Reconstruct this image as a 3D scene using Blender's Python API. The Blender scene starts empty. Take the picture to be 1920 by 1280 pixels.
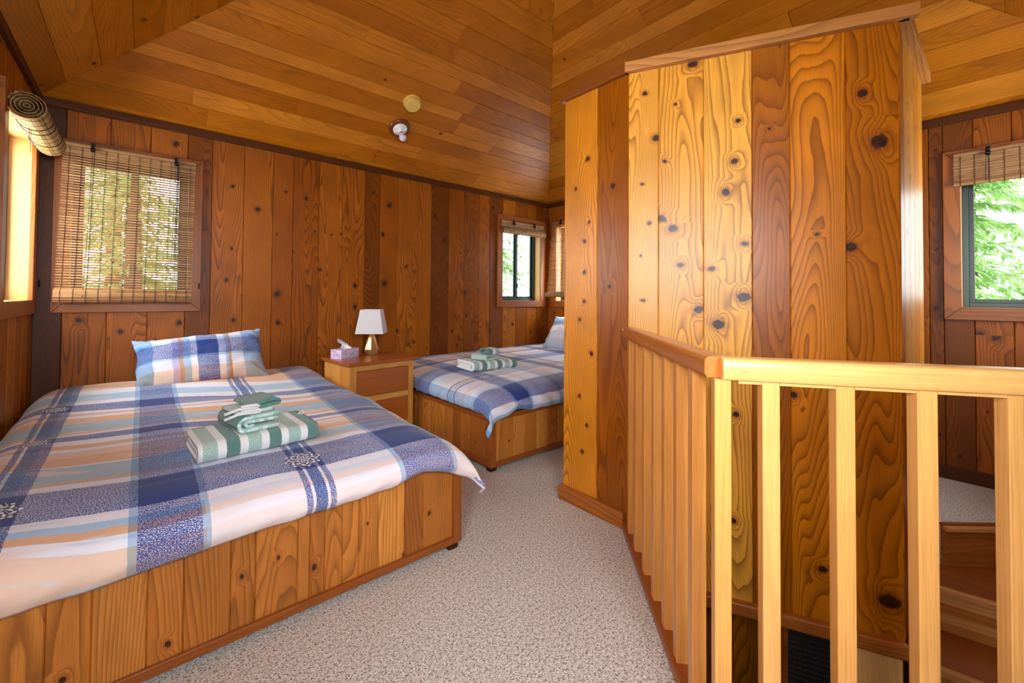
import bpy, bmesh, math, random
from mathutils import Vector, Matrix, noise as mn
random.seed(11)
S = bpy.context.scene
COL = S.collection
PI = math.pi

# ------------------------------------------------------------------ camera
cam = bpy.data.cameras.new('camera')
cam.sensor_fit = 'HORIZONTAL'; cam.sensor_width = 36.0
cam.lens = 791.7085 * 36 / 1920
cam.shift_x = (960 - 920.5216) / 1920
cam.shift_y = (541.6494 - 640) / 1920
cam.clip_start = 0.02; cam.clip_end = 200
camo = bpy.data.objects.new('camera', cam); COL.objects.link(camo)
r3 = Vector((0.77005983, -0.63791495, 0.00850777)); u3 = Vector((-0.01856372, -0.00907522, 0.99978649)); b3 = Vector((-0.63770154, -0.77005335, -0.01883054))
M = Matrix((r3, u3, b3)).transposed().to_4x4(); M.translation = Vector((0, 0, 1.14))
camo.matrix_world = M
S.camera = camo

# ------------------------------------------------------------------ light
S.view_settings.view_transform = 'Standard'; S.view_settings.look = 'None'
S.view_settings.gamma = 1.0; S.view_settings.use_curve_mapping = False
S.view_settings.exposure = 0.55
S.cycles.use_denoising = True
S.cycles.max_bounces = 10; S.cycles.diffuse_bounces = 6; S.cycles.transparent_max_bounces = 16
S.cycles.caustics_reflective = False; S.cycles.caustics_refractive = False
S.cycles.sample_clamp_indirect = 6.0

W = bpy.data.worlds.new('sky'); S.world = W; W.use_nodes = True
nt = W.node_tree; nt.nodes.clear()
out = nt.nodes.new('ShaderNodeOutputWorld'); bg = nt.nodes.new('ShaderNodeBackground')
bg.inputs[0].default_value = (0.86, 0.94, 1.0, 1); bg.inputs[1].default_value = 3.4
nt.links.new(bg.outputs[0], out.inputs[0])

def area(name, loc, target, sx, sy, power, col=(1, 1, 1), portal=False):
    L = bpy.data.lights.new(name, 'AREA'); L.shape = 'RECTANGLE'; L.size = sx; L.size_y = sy
    L.energy = power; L.color = col
    if portal: L.cycles.is_portal = True
    o = bpy.data.objects.new(name, L); COL.objects.link(o); o.location = loc
    d = Vector(target) - Vector(loc)
    o.rotation_euler = d.to_track_quat('-Z', 'Y').to_euler()
    return o
# daylight at hidden panes; lamps beside and behind the camera are added fill light
area('daylight_left_back', (-0.80, 3.23, 1.55), (0.5, 3.0, 1.45), 0.75, 0.95, 32, (1.0, 0.97, .92))
area('fill_left_front', (-0.80, -0.10, 1.5), (1.5, 0.9, 1.6), 0.75, 0.95, 70, (.93, 0.96, 1.0))
area('fill_front_left', (0.12, -0.90, 1.5), (0.6, 2.0, 1.6), 0.85, 0.95, 86, (0.84, 0.94, 1.0))
area('fill_front_right', (3.35, -0.90, 1.5), (2.9, 1.0, 1.7), 0.75, 0.95, 40, (.9, 0.96, 1.0))
area('daylight_right_back', (4.32, 3.20, 1.55), (2.0, 3.0, 1.5), 0.75, 0.9, 42, (0.88, 0.95, 1.0))
area('portal_back_left', (-0.05, 3.93, 1.56), (-0.05, 0, 1.56), 0.66, 0.98, 1, portal=True)
area('portal_back_right', (3.53, 3.93, 1.56), (3.53, 0, 1.56), 0.66, 0.98, 1, portal=True)
area('portal_right_front', (4.25, -0.14, 1.56), (0, -0.14, 1.56), 0.66, 0.98, 1, portal=True)

# ------------------------------------------------------------------ helpers
def lin(c):
    r = []
    for x in c[:3]:
        x /= 255.0
        r.append(x / 12.92 if x <= 0.04045 else ((x + 0.055) / 1.055) ** 2.4)
    return tuple(r) + (1.0,)

class NT:
    """small wrapper for building shader trees"""
    def __init__(s, name, rough=0.5, **kw):
        s.m = bpy.data.materials.new(name); s.m.use_nodes = True
        s.t = s.m.node_tree; s.t.nodes.clear()
        s.out = s.t.nodes.new('ShaderNodeOutputMaterial')
        s.p = s.t.nodes.new('ShaderNodeBsdfPrincipled')
        s.t.links.new(s.p.outputs[0], s.out.inputs[0])
        s.p.inputs['Roughness'].default_value = rough
        for k, v in kw.items(): s.p.inputs[k.replace('_', ' ')].default_value = v
    def N(s, typ, **kw):
        n = s.t.nodes.new(typ)
        for k, v in kw.items(): setattr(n, k, v)
        return n
    def put(s, sock, v):
        if hasattr(v, 'is_output') or isinstance(v, bpy.types.NodeSocket): s.t.links.new(v, sock)
        else: sock.default_value = v
    def math(s, op, a, b=0.0, c=None, clamp=False):
        n = s.N('ShaderNodeMath', operation=op); n.use_clamp = clamp
        s.put(n.inputs[0], a); s.put(n.inputs[1], b)
        if c is not None: s.put(n.inputs[2], c)
        return n.outputs[0]
    def sep(s, v):
        n = s.N('ShaderNodeSeparateXYZ'); s.put(n.inputs[0], v); return n.outputs
    def comb(s, x, y, z=0.0):
        n = s.N('ShaderNodeCombineXYZ'); s.put(n.inputs[0], x); s.put(n.inputs[1], y); s.put(n.inputs[2], z); return n.outputs[0]
    def noise(s, vec, scale=1.0, detail=2.0, rough=0.5, dist=0.0):
        n = s.N('ShaderNodeTexNoise'); s.put(n.inputs['Vector'], vec)
        n.inputs['Scale'].default_value = scale; n.inputs['Detail'].default_value = detail
        n.inputs['Roughness'].default_value = rough; n.inputs['Distortion'].default_value = dist
        return n.outputs['Fac']
    def ramp(s, fac, stops, interp='LINEAR'):
        n = s.N('ShaderNodeValToRGB'); cr = n.color_ramp; cr.interpolation = interp
        while len(cr.elements) > 1: cr.elements.remove(cr.elements[-1])
        for i, (p, c) in enumerate(stops):
            e = cr.elements[0] if i == 0 else cr.elements.new(p)
            e.position = p; e.color = c if len(c) == 4 else tuple(c) + (1,)
        s.put(n.inputs[0], fac); return n.outputs[0]
    def mix(s, fac, a, b, blend='MIX'):
        n = s.N('ShaderNodeMix', data_type='RGBA', blend_type=blend)
        s.put(n.inputs[0], fac); s.put(n.inputs[6], a); s.put(n.inputs[7], b); return n.outputs[2]
    def sstep(s, x, a, b):
        n = s.N('ShaderNodeMapRange', interpolation_type='SMOOTHSTEP'); s.put(n.inputs[0], x)
        n.inputs[1].default_value = a; n.inputs[2].default_value = b; return n.outputs[0]
    def attr(s, name):
        return s.N('ShaderNodeAttribute', attribute_name=name)
    def base(s, c): s.put(s.p.inputs['Base Color'], c)
    def bump(s, h, strength=0.3, dist=0.002):
        n = s.N('ShaderNodeBump'); n.inputs['Strength'].default_value = strength; n.inputs['Distance'].default_value = dist
        s.put(n.inputs['Height'], h); s.t.links.new(n.outputs[0], s.p.inputs['Normal'])

def wood(name, dark, mid, light, ring=0.35, freq=9.0, rough=0.34, coat=0.25, blotch=0.3, fine=0.25, ringcol=None, sat=1.0, spec=.3):
    """varnished softwood: UV in metres (x across, y along the grain); 'wd' = knot vector, tint, seed"""
    w = NT(name, rough)
    w.p.inputs['Coat Weight'].default_value = coat; w.p.inputs['Coat Roughness'].default_value = 0.32
    w.p.inputs['Specular IOR Level'].default_value = spec
    uv = w.sep(w.N('ShaderNodeUVMap').outputs[0])
    at = w.attr('wd'); kx, ky, tint = w.sep(at.outputs['Vector'])[0:3]; seed = at.outputs['Alpha']
    u, v = uv[0], uv[1]
    sd = w.math('MULTIPLY', seed, 61.7)
    kd = w.math('SQRT', w.math('ADD', w.math('MULTIPLY', kx, kx), w.math('MULTIPLY', ky, ky)))
    wob = w.noise(w.comb(w.math('MULTIPLY', u, 60), w.math('MULTIPLY', v, 40), sd), 1.0, 2.0)
    kd = w.math('MULTIPLY', kd, w.math('ADD', 0.55, w.math('MULTIPLY', wob, 0.9)))
    ky_w = w.math('ADD', w.math('MULTIPLY', kx, kx), w.math('MULTIPLY', w.math('MULTIPLY', ky, ky), 0.12))
    swirl = w.math('POWER', 2.718, w.math('MULTIPLY', w.math('SQRT', ky_w), -0.8))
    swirl = w.math('MULTIPLY', swirl, w.sstep(w.math('ABSOLUTE', ky), 4.6, 1.6))
    big = w.noise(w.comb(w.math('MULTIPLY', u, 4.2), w.math('MULTIPLY', v, 0.55), sd), 1.0, 1.5, 0.45)
    jit = w.noise(w.comb(w.math('MULTIPLY', u, 30), w.math('MULTIPLY', v, 6), sd), 1.0, 2.0)
    ph = w.math('ADD', w.math('MULTIPLY', big, freq * 3.6), w.math('MULTIPLY', swirl, 3.8))
    ph = w.math('ADD', ph, w.math('MULTIPLY', jit, 0.35))
    ph = w.math('ADD', ph, w.math('MULTIPLY', u, w.math('MULTIPLY_ADD', w.math('POWER', seed, 2.0), 90.0, 22.0)))
    fr = w.math('FRACT', ph)
    line = w.math('POWER', fr, 2.6)
    line = w.math('MULTIPLY', line, w.sstep(fr, 1.0, 0.93))
    st = w.noise(w.comb(w.math('MULTIPLY', u, 330), w.math('MULTIPLY', v, 7), sd), 1.0, 2.0, 0.6)
    bl = w.noise(w.comb(w.math('MULTIPLY', u, 7), w.math('MULTIPLY', v, 3.2), w.math('ADD', sd, 9.0)), 1.0, 3.0, 0.55)
    basec = w.ramp(tint, [(0.0, lin(dark)), (0.5, lin(mid)), (1.0, lin(light))])
    rc = lin(ringcol) if ringcol else lin([x * 0.55 for x in dark])
    c = w.mix(w.math('MULTIPLY', line, ring), basec, rc)
    c = w.mix(w.math('MULTIPLY', w.sstep(st, 0.42, 0.75), fine), c, w.mix(0.55, basec, rc))
    k = w.math('ADD', 1.0 - blotch * 0.5, w.math('MULTIPLY', bl, blotch))
    hsv = w.N('ShaderNodeHueSaturation'); hsv.inputs['Saturation'].default_value = sat
    w.put(hsv.inputs['Value'], k); w.put(hsv.inputs['Color'], c); c = hsv.outputs[0]
    halo = w.sstep(kd, 2.6, 0.9)
    c = w.mix(w.math('MULTIPLY', halo, 0.5), c, lin([dark[0] * 0.85, dark[1] * 0.68, dark[2] * 0.5]))
    core = w.sstep(kd, 1.15, 0.8)
    kn = w.noise(w.comb(w.math('MULTIPLY', kx, 2.2), w.math('MULTIPLY', ky, 2.2), sd), 1.0, 2.0)
    c = w.mix(core, c, w.ramp(kn, [(0.3, lin((28, 14, 8))), (0.7, lin((74, 40, 22)))]))
    w.base(c)
    h = w.math('ADD', w.math('MULTIPLY', line, -0.6), w.math('MULTIPLY', st, 0.3))
    w.bump(h, 0.25, 0.0012)
    return w.m

WALL = wood('wall_cedar', (80, 42, 14), (152, 84, 32), (196, 122, 52), ring=0.85, freq=11, rough=0.42, coat=0.03, blotch=0.75, fine=0.4, ringcol=(66, 32, 12), sat=1.04, spec=.22)
TOWER = wood('tower_cedar', (146, 82, 32), (206, 128, 50), (242, 180, 88), ring=0.85, freq=11, rough=0.36, coat=0.22, blotch=0.7, fine=0.35, ringcol=(96, 44, 12), sat=1.05)
CEIL = wood('ceiling_boards', (144, 80, 32), (184, 114, 50), (208, 138, 68), ring=0.45, freq=8, rough=0.42, coat=0.1, blotch=0.7, fine=0.35, ringcol=(96, 52, 20), sat=1.06)
BEDW = wood('bed_planks', (146, 80, 28), (190, 116, 44), (214, 142, 62), ring=0.75, freq=10, rough=0.36, coat=0.25, blotch=0.75, fine=0.6, ringcol=(92, 46, 14))
BEDT = wood('bed_trim', (110, 54, 18), (148, 78, 26), (172, 96, 36), ring=0.3, rough=0.36, coat=0.25, fine=0.3)
TRIM = wood('trim_wood', (112, 58, 20), (156, 86, 30), (190, 112, 44), ring=0.6, freq=6, rough=0.4, coat=0.1, fine=0.4)
CAP = wood('cap_wood', (150, 94, 46), (190, 130, 68), (214, 154, 90), ring=0.6, freq=5, rough=0.4, coat=0.2, fine=0.4)
DARKT = wood('dark_trim', (62, 32, 12), (90, 48, 18), (114, 62, 24), ring=0.45, freq=5, rough=0.5, coat=0.03, spec=.15, fine=0.3)
RAIL = wood('rail_wood', (206, 134, 62), (228, 164, 86), (242, 190, 116), ring=0.18, freq=3, rough=0.28, coat=0.5, blotch=0.35, fine=0.4)
RAILD = wood('handrail_wood', (152, 86, 34), (184, 110, 46), (202, 128, 58), ring=0.14, freq=3, rough=0.28, coat=0.45, blotch=0.3, fine=0.4)
JAMB = wood('jamb_pine', (206, 150, 84), (226, 178, 112), (240, 200, 140), ring=0.25, freq=3, rough=0.4, coat=0.15, blotch=0.2, fine=0.3)
NSB = wood('nightstand_pine', (200, 132, 58), (218, 156, 76), (232, 176, 96), ring=0.3, freq=4, rough=0.34, coat=0.3, fine=0.4)
NST = wood('nightstand_stained', (138, 70, 26), (168, 92, 36), (190, 110, 48), ring=0.28, freq=4, rough=0.32, coat=0.35, fine=0.4)
STEP = wood('step_wood', (150, 76, 24), (190, 118, 52), (226, 166, 98), ring=0.35, freq=4, rough=0.4, coat=0.2, fine=0.4)

def plain(name, col, rough=0.5, **kw):
    w = NT(name, rough, **kw)
    tc = w.N('ShaderNodeTexCoord').outputs['Object']
    n = w.noise(tc, 60.0, 2.0)
    w.base(w.mix(w.math('MULTIPLY', n, 0.16), lin(col), lin([x * 0.8 for x in col])))
    return w.m

class MB:
    def __init__(s): s.V = []; s.F = []; s.UV = []; s.WD = []
    def quad(s, pts, uvs, wds):
        b = len(s.V); s.V += [tuple(p) for p in pts]; s.F.append(tuple(range(b, b + len(pts))))
        s.UV.append(uvs); s.WD.append(wds if isinstance(wds, list) else [wds] * len(pts))
    def face(s, idx, uvs=None, wd=(9, 9, .5, .5)):
        s.F.append(tuple(idx)); s.UV.append(uvs or [(s.V[i][0], s.V[i][2] + s.V[i][1]) for i in idx]); s.WD.append([wd] * len(idx))
    def box(s, c, size, ax=None, grain=0, tint=None, seed=None, taper=None):
        """box at centre c, full size, axes ax (3 unit vectors); grain = index of the axis the grain follows"""
        ax = ax or (Vector((1, 0, 0)), Vector((0, 1, 0)), Vector((0, 0, 1)))
        c = Vector(c); tint = random.uniform(.3, .7) if tint is None else tint; seed = random.random() if seed is None else seed
        b = len(s.V); loc = []
        for i in (-1, 1):
            for j in (-1, 1):
                for k in (-1, 1):
                    l = [i * size[0] / 2, j * size[1] / 2, k * size[2] / 2]
                    if taper and k > 0: l[0] *= taper; l[1] *= taper
                    loc.append(l); s.V.append(tuple(c + ax[0] * l[0] + ax[1] * l[1] + ax[2] * l[2]))
        o = (random.random() * 5, random.random() * 5)
        for f, n in (((0, 1, 3, 2), 0), ((4, 6, 7, 5), 0), ((0, 4, 5, 1), 1), ((2, 3, 7, 6), 1), ((0, 2, 6, 4), 2), ((1, 5, 7, 3), 2)):
            s.F.append(tuple(b + i for i in f))
            rest = [a for a in (0, 1, 2) if a != n]
            g = grain if grain in rest else rest[0]; a2 = [a for a in rest if a != g][0]
            s.UV.append([(loc[i][a2] + o[0], loc[i][g] + o[1]) for i in f]); s.WD.append([(9, 9, tint, seed)] * 4)
    def beam(s, p, q, w, h, up=(0, 0, 1), tint=None, seed=None):
        """bar from p to q; w across, h along up"""
        p = Vector(p); q = Vector(q); d = (q - p); L = d.length; d.normalize(); up = Vector(up)
        side = d.cross(up).normalized(); up2 = side.cross(d)
        s.box((p + q) / 2, (L, w, h), (d, side, up2), 0, tint, seed)
    def tube(s, pts, r, n=8, cap=True):
        pts = [Vector(p) for p in pts]; rings = []
        up0 = None
        for i, p in enumerate(pts):
            d = (pts[min(i + 1, len(pts) - 1)] - pts[max(i - 1, 0)]).normalized()
            if up0 is None: up0 = Vector((0, 0, 1)) if abs(d.z) < .9 else Vector((1, 0, 0))
            a = d.cross(up0).normalized(); b2 = a.cross(d); up0 = b2
            rr = r[i] if isinstance(r, (list, tuple)) else r
            rings.append([len(s.V) + k for k in range(n)])
            for k in range(n):
                t = 2 * PI * k / n; s.V.append(tuple(p + a * (math.cos(t) * rr) + b2 * (math.sin(t) * rr)))
        for i in range(len(rings) - 1):
            for k in range(n): s.face((rings[i][k], rings[i][(k + 1) % n], rings[i + 1][(k + 1) % n], rings[i + 1][k]))
        if cap: s.face(rings[0][::-1]); s.face(rings[-1])
    def lathe(s, prof, c, axis=(0, 0, 1), n=32):
        """prof = [(radius, height)], revolved round axis at c"""
        c = Vector(c); ax = Vector(axis).normalized(); t = Vector((1, 0, 0)) if abs(ax.x) < .9 else Vector((0, 1, 0))
        a = ax.cross(t).normalized(); b2 = ax.cross(a); rings = []
        for r, h in prof:
            rings.append([len(s.V) + k for k in range(n)])
            for k in range(n):
                th = 2 * PI * k / n; s.V.append(tuple(c + ax * h + a * (math.cos(th) * r) + b2 * (math.sin(th) * r)))
        for i in range(len(rings) - 1):
            for k in range(n): s.face((rings[i][k], rings[i][(k + 1) % n], rings[i + 1][(k + 1) % n], rings[i + 1][k]))
        s.face(rings[0][::-1]); s.face(rings[-1])
    def grid(s, fn, nu, nv, uvf=None, closed=False):
        b = len(s.V)
        for i in range(nu + 1):
            for j in range(nv + 1): s.V.append(tuple(fn(i / nu, j / nv)))
        for i in range(nu):
            for j in range(nv):
                q = [(i, j), (i + 1, j), (i + 1, j + 1), (i, j + 1)]
                s.F.append(tuple(b + a * (nv + 1) + c for a, c in q))
                s.UV.append([(uvf(a / nu, c / nv) if uvf else (a / nu, c / nv)) for a, c in q]); s.WD.append([(9, 9, .5, .5)] * 4)
    def build(s, name, mat, parent=None, smooth=False, bevel=0.0, seg=2, solid=0.0, sub=0, weld=False, offset=-1):
        me = bpy.data.meshes.new(name); me.from_pydata(s.V, [], s.F)
        me.uv_layers.new(name='UVMap'); me.attributes.new('wd', 'FLOAT_COLOR', 'CORNER')
        fu = []; fw = []
        for a, b2 in zip(s.UV, s.WD):
            for x in a: fu += [x[0], x[1]]
            for x in b2: fw += list(x)
        me.attributes['wd'].data.foreach_set('color', fw); me.uv_layers['UVMap'].data.foreach_set('uv', fu)
        me.materials.append(mat)
        if smooth: me.polygons.foreach_set('use_smooth', [True] * len(me.polygons))
        if weld:
            bm = bmesh.new(); bm.from_mesh(me); bmesh.ops.remove_doubles(bm, verts=bm.verts, dist=1e-5)
            bmesh.ops.recalc_face_normals(bm, faces=bm.faces); bm.to_mesh(me); bm.free()
        me.update()
        o = bpy.data.objects.new(name, me); COL.objects.link(o)
        if parent is not None:
            o.parent = parent; o.matrix_parent_inverse = Matrix.Identity(4)
            if any(abs(a) > 1e-9 for a in parent.location):
                # meshes are written in world coordinates: bring them to the parent's frame
                me.transform(Matrix.Translation(-world_loc(parent)))
        if sub:
            md = o.modifiers.new('subdivision', 'SUBSURF'); md.levels = sub; md.render_levels = sub
        if solid:
            md = o.modifiers.new('thickness', 'SOLIDIFY'); md.thickness = solid; md.offset = offset
        if bevel:
            md = o.modifiers.new('bevel', 'BEVEL'); md.width = bevel; md.segments = seg; md.limit_method = 'ANGLE'; md.angle_limit = 0.6
            me.polygons.foreach_set('use_smooth', [True] * len(me.polygons))
            wn = o.modifiers.new('wn', 'WEIGHTED_NORMAL'); wn.keep_sharp = True
        return o
def world_loc(o):
    v = Vector(o.location)
    while o.parent is not None: o = o.parent; v += Vector(o.location)
    return v
def thing(name, label, cat, loc=(0, 0, 0), group=None):
    o = bpy.data.objects.new(name, None); COL.objects.link(o); o.location = loc
    o.empty_display_size = 0.1
    o['label'] = label; o['category'] = cat
    if group: o['group'] = group
    return o
def tag(o, label, cat, group=None):
    o['label'] = label; o['category'] = cat
    if group: o['group'] = group
    return o
def struct(o, label=None, cat=None):
    o['kind'] = 'structure'
    if label: o['label'] = label
    if cat: o['category'] = cat
    return o
def lerp(a, b, t): return a + (b - a) * t
def table(x, tab):
    if x <= tab[0][0]: return tab[0][1]
    for (a, b), (c, d) in zip(tab, tab[1:]):
        if x <= c:
            t = (x - a) / (c - a); return lerp(b, d, t)
    return tab[-1][1]
def sm(x, a, b):
    t = min(1, max(0, (x - a) / (b - a))); return t * t * (3 - 2 * t)

# ------------------------------------------------------------------ plank walls
def plank_wall(mb, O, U, N, bounds, z0, z1, holes=(), knots=(), tints=None, rk=None, sizes=(.008, .014), asp=(.75, 1.25), tilt=.3, th=.018, groove=.0035, top=None):
    """vertical planks. O origin on the face at z=0, U along, N out of the wall (towards the room).
    holes = (u0,u1,z0,z1); knots = (u,z[,size]); rk = mean spacing of further random knots; top = fn(u) for a slanted top"""
    O = Vector(O); U = Vector(U); N = Vector(N)
    def P(u, z, d=0.0): return O + U * u + Vector((0, 0, z)) + N * d
    for i, (a, b) in enumerate(zip(bounds, bounds[1:])):
        tint = tints[i % len(tints)] if tints else random.choice((.15, .35, .45, .55, .6, .7, .85)); tint += random.uniform(-.06, .06)
        seed = random.random(); off = (random.random() * 3, random.random() * 7)
        ks = [(k[0], k[1], k[2] if len(k) > 2 else random.uniform(*sizes)) for k in knots if a <= k[0] < b]
        if rk:
            z = z0 + random.uniform(0.02, rk)
            while z < z1:
                if all(abs(z - k[1]) > .12 for k in ks): ks.append((random.uniform(a + .025, b - .025), z, random.uniform(*sizes)))
                z += random.uniform(.5, 1.5) * rk
        ks = [(k[0], k[1], k[2] * .82, random.uniform(*asp), random.uniform(-tilt, tilt)) for k in ks]
        ks.sort(key=lambda k: k[1])
        cuts = [z0] + [(p[1] + q[1]) / 2 for p, q in zip(ks, ks[1:])] + [z1]
        if not ks: ks = [(a, z0 - 99, .01, 1, 0)]; cuts = [z0, z1]
        # rectangles left after the holes
        rects = [(a, b, z0, z1)]
        for h in holes:
            nr = []
            for r in rects:
                if h[1] <= r[0] or h[0] >= r[1] or h[3] <= r[2] or h[2] >= r[3]: nr.append(r); continue
                if r[2] < h[2]: nr.append((r[0], r[1], r[2], h[2]))
                if r[3] > h[3]: nr.append((r[0], r[1], h[3], r[3]))
                lo, hi = max(r[2], h[2]), min(r[3], h[3])
                if r[0] < h[0]: nr.append((r[0], h[0], lo, hi))
                if r[1] > h[1]: nr.append((h[1], r[1], lo, hi))
            rects = nr
        for (ra, rb, rz0, rz1) in rects:
            for kz, (c0, c1) in zip(ks, zip(cuts, cuts[1:])):
                y0, y1 = max(rz0, c0), min(rz1, c1)
                if y1 - y0 < 1e-4: continue
                g0 = groove if abs(ra - a) < 1e-6 else 0; g1 = groove if abs(rb - b) < 1e-6 else 0
                strips = [(ra + g0, rb - g1, 0, 0)]
                if g0: strips.append((ra, ra + g0, -groove * 1.6, 0))
                if g1: strips.append((rb - g1, rb, 0, -groove * 1.6))
                for (s0, s1, d0, d1) in strips:
                    pts = [(s0, y0, d0), (s1, y0, d1), (s1, y1, d1), (s0, y1, d0)]
                    uv = [(p[0] - a + off[0], p[1] + off[1]) for p in pts]
                    ct_, st_ = math.cos(kz[4]), math.sin(kz[4])
                    wd = [((ct_ * (p[0] - kz[0]) + st_ * (p[1] - kz[1])) / kz[2] / kz[3], (ct_ * (p[1] - kz[1]) - st_ * (p[0] - kz[0])) / kz[2] * .85, tint, seed) for p in pts]
                    mb.quad([P(*p) for p in pts], uv, wd)
def backing(mb, O, U, N, u0, u1, z0, z1, holes, d0=-.008, d1=-.14):
    holes = [(h[0] - .015, h[1] + .015, h[2] - .015, h[3] + .015) for h in holes]
    O = Vector(O); U = Vector(U); N = Vector(N)
    us = sorted({u0, u1} | {h[0] for h in holes} | {h[1] for h in holes}); zs = sorted({z0, z1} | {h[2] for h in holes} | {h[3] for h in holes})
    for a, b in zip(us, us[1:]):
        for c, d in zip(zs, zs[1:]):
            mu, mz = (a + b) / 2, (c + d) / 2
            if any(h[0] < mu < h[1] and h[2] < mz < h[3] for h in holes): continue
            mb.box(O + U * mu + N * ((d0 + d1) / 2) + Vector((0, 0, mz)), (b - a, abs(d1 - d0), d - c), (U, N, Vector((0, 0, 1))), 2, .2)

XL, XR, Y0, D, HT = -.50, 4.015, -.57, 3.70, 2.333
def rb(a, b, lo=.145, hi=.215):
    L = [a]
    while L[-1] < b - hi - .05: L.append(L[-1] + random.choice((random.uniform(lo, lo + .02), random.uniform(hi - .02, hi))))
    return L + [b]
CB, CT, OB, OT = 1.02, 2.10, 1.10, 2.02     # casing and opening heights
WIN = {  # wall: list of (outer0, outer1) along the wall
    'back': [(-.425, .330), (3.145, 3.935)],
    'right': [(2.84, 3.63), (-.52, .235)],
    'left': [(2.80, 3.62), (-.50, .30)],
    'front': [(-.30, .52), (3.05, 3.80)]}
def holes_of(w): return [(a + .078, b - .078, OB, OT) for a, b in WIN[w]]
bb = [-.5, -.376, -.171, .034, .24, .389, .595, .798, .949, 1.157, 1.357, 1.562, 1.712, 1.893, 2.12, 2.268, 2.483, 2.683, 2.888, 3.041, 3.243, 3.446, 3.634, 3.801, 4.015]
bt = [.0, .55, .65, .6, .35, .6, .65, .55, .5, .62, .6, .3, .55, .7, .6, .15, .45, .4, .5, .15, .65, .4, .5, .3]
bk = [(.89, 1.98), (.69, 1.81, .017), (.52, 1.96, .011), (1.05, 1.95, .016), (.84, 1.15, .024), (.83, 1.63), (.85, .92, .016), (1.26, 1.67), (1.48, 1.23, .02), (1.48, 1.04, .02), (1.80, 2.0, .018), (1.74, 1.72, .02), (1.76, 1.26, .022), (2.31, 1.96, .016), (2.43, 1.73, .02), (2.70, 1.18, .022), (2.87, 1.22, .01), (2.72, .94, .015), (3.08, 2.16, .018), (3.10, 1.44, .015), (3.05, .76, .017), (1.17, 1.36, .012), (.95, 1.5, .01), (.54, .95, .012), (.49, 1.25, .013), (.52, 1.49, .012), (1.35, 1.68, .011), (1.99, 1.43, .012), (1.64, 2.10, .011), (2.08, .69, .012), (2.54, .78, .014), (.21, .94, .02), (.17, 2.20, .018), (.08, .82, .012), (-.30, .97, .016), (-.10, .89, .014), (3.22, 1.62, .012), (1.90, .81, .016), (2.60, .62, .014), (3.40, .82, .016), (3.70, .72, .014), (.3, .5), (1.3, .5)]
m = MB(); plank_wall(m, (0, D, 0), (1, 0, 0), (0, -1, 0), bb, 0, HT, holes_of('back'), bk, bt, None)
backing(m, (0, D, 0), (1, 0, 0), (0, -1, 0), XL - .14, XR + .14, -.25, HT + .06, holes_of('back'))
struct(m.build('wall_back', WALL))
m = MB(); plank_wall(m, (XL, 0, 0), (0, 1, 0), (1, 0, 0), rb(Y0, D), 0, HT, holes_of('left'), [], None, .5)
backing(m, (XL, 0, 0), (0, 1, 0), (1, 0, 0), Y0 - .002, D + .002, -.25, HT + .06, holes_of('left'))
struct(m.build('wall_left', WALL))
rbd = [-.57, -.40, -.255, -.05, .105, .235, .30] + rb(.50, D)
rkn = [(.02, .93, .028), (-.14, .72, .014), (.09, .93, .024), (.07, .60, .016), (-.15, .55, .014)]
m = MB(); plank_wall(m, (XR, 0, 0), (0, 1, 0), (-1, 0, 0), rbd, 0, HT, holes_of('right'), rkn, [.35, .5, .45, .55, .15, .2, .45, .3, .6, .5, .2, .6], .55)
backing(m, (XR, 0, 0), (0, 1, 0), (-1, 0, 0), Y0 - .002, D + .002, -.25, HT + .06, holes_of('right'))
struct(m.build('wall_right', WALL))
m = MB(); plank_wall(m, (0, Y0, 0), (1, 0, 0), (0, 1, 0), rb(XL, XR), 0, HT, holes_of('front'), [], None, .5)
backing(m, (0, Y0, 0), (1, 0, 0), (0, 1, 0), XL - .14, XR + .14, -.25, HT + .06, holes_of('front'))
struct(m.build('wall_front', WALL))

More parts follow.
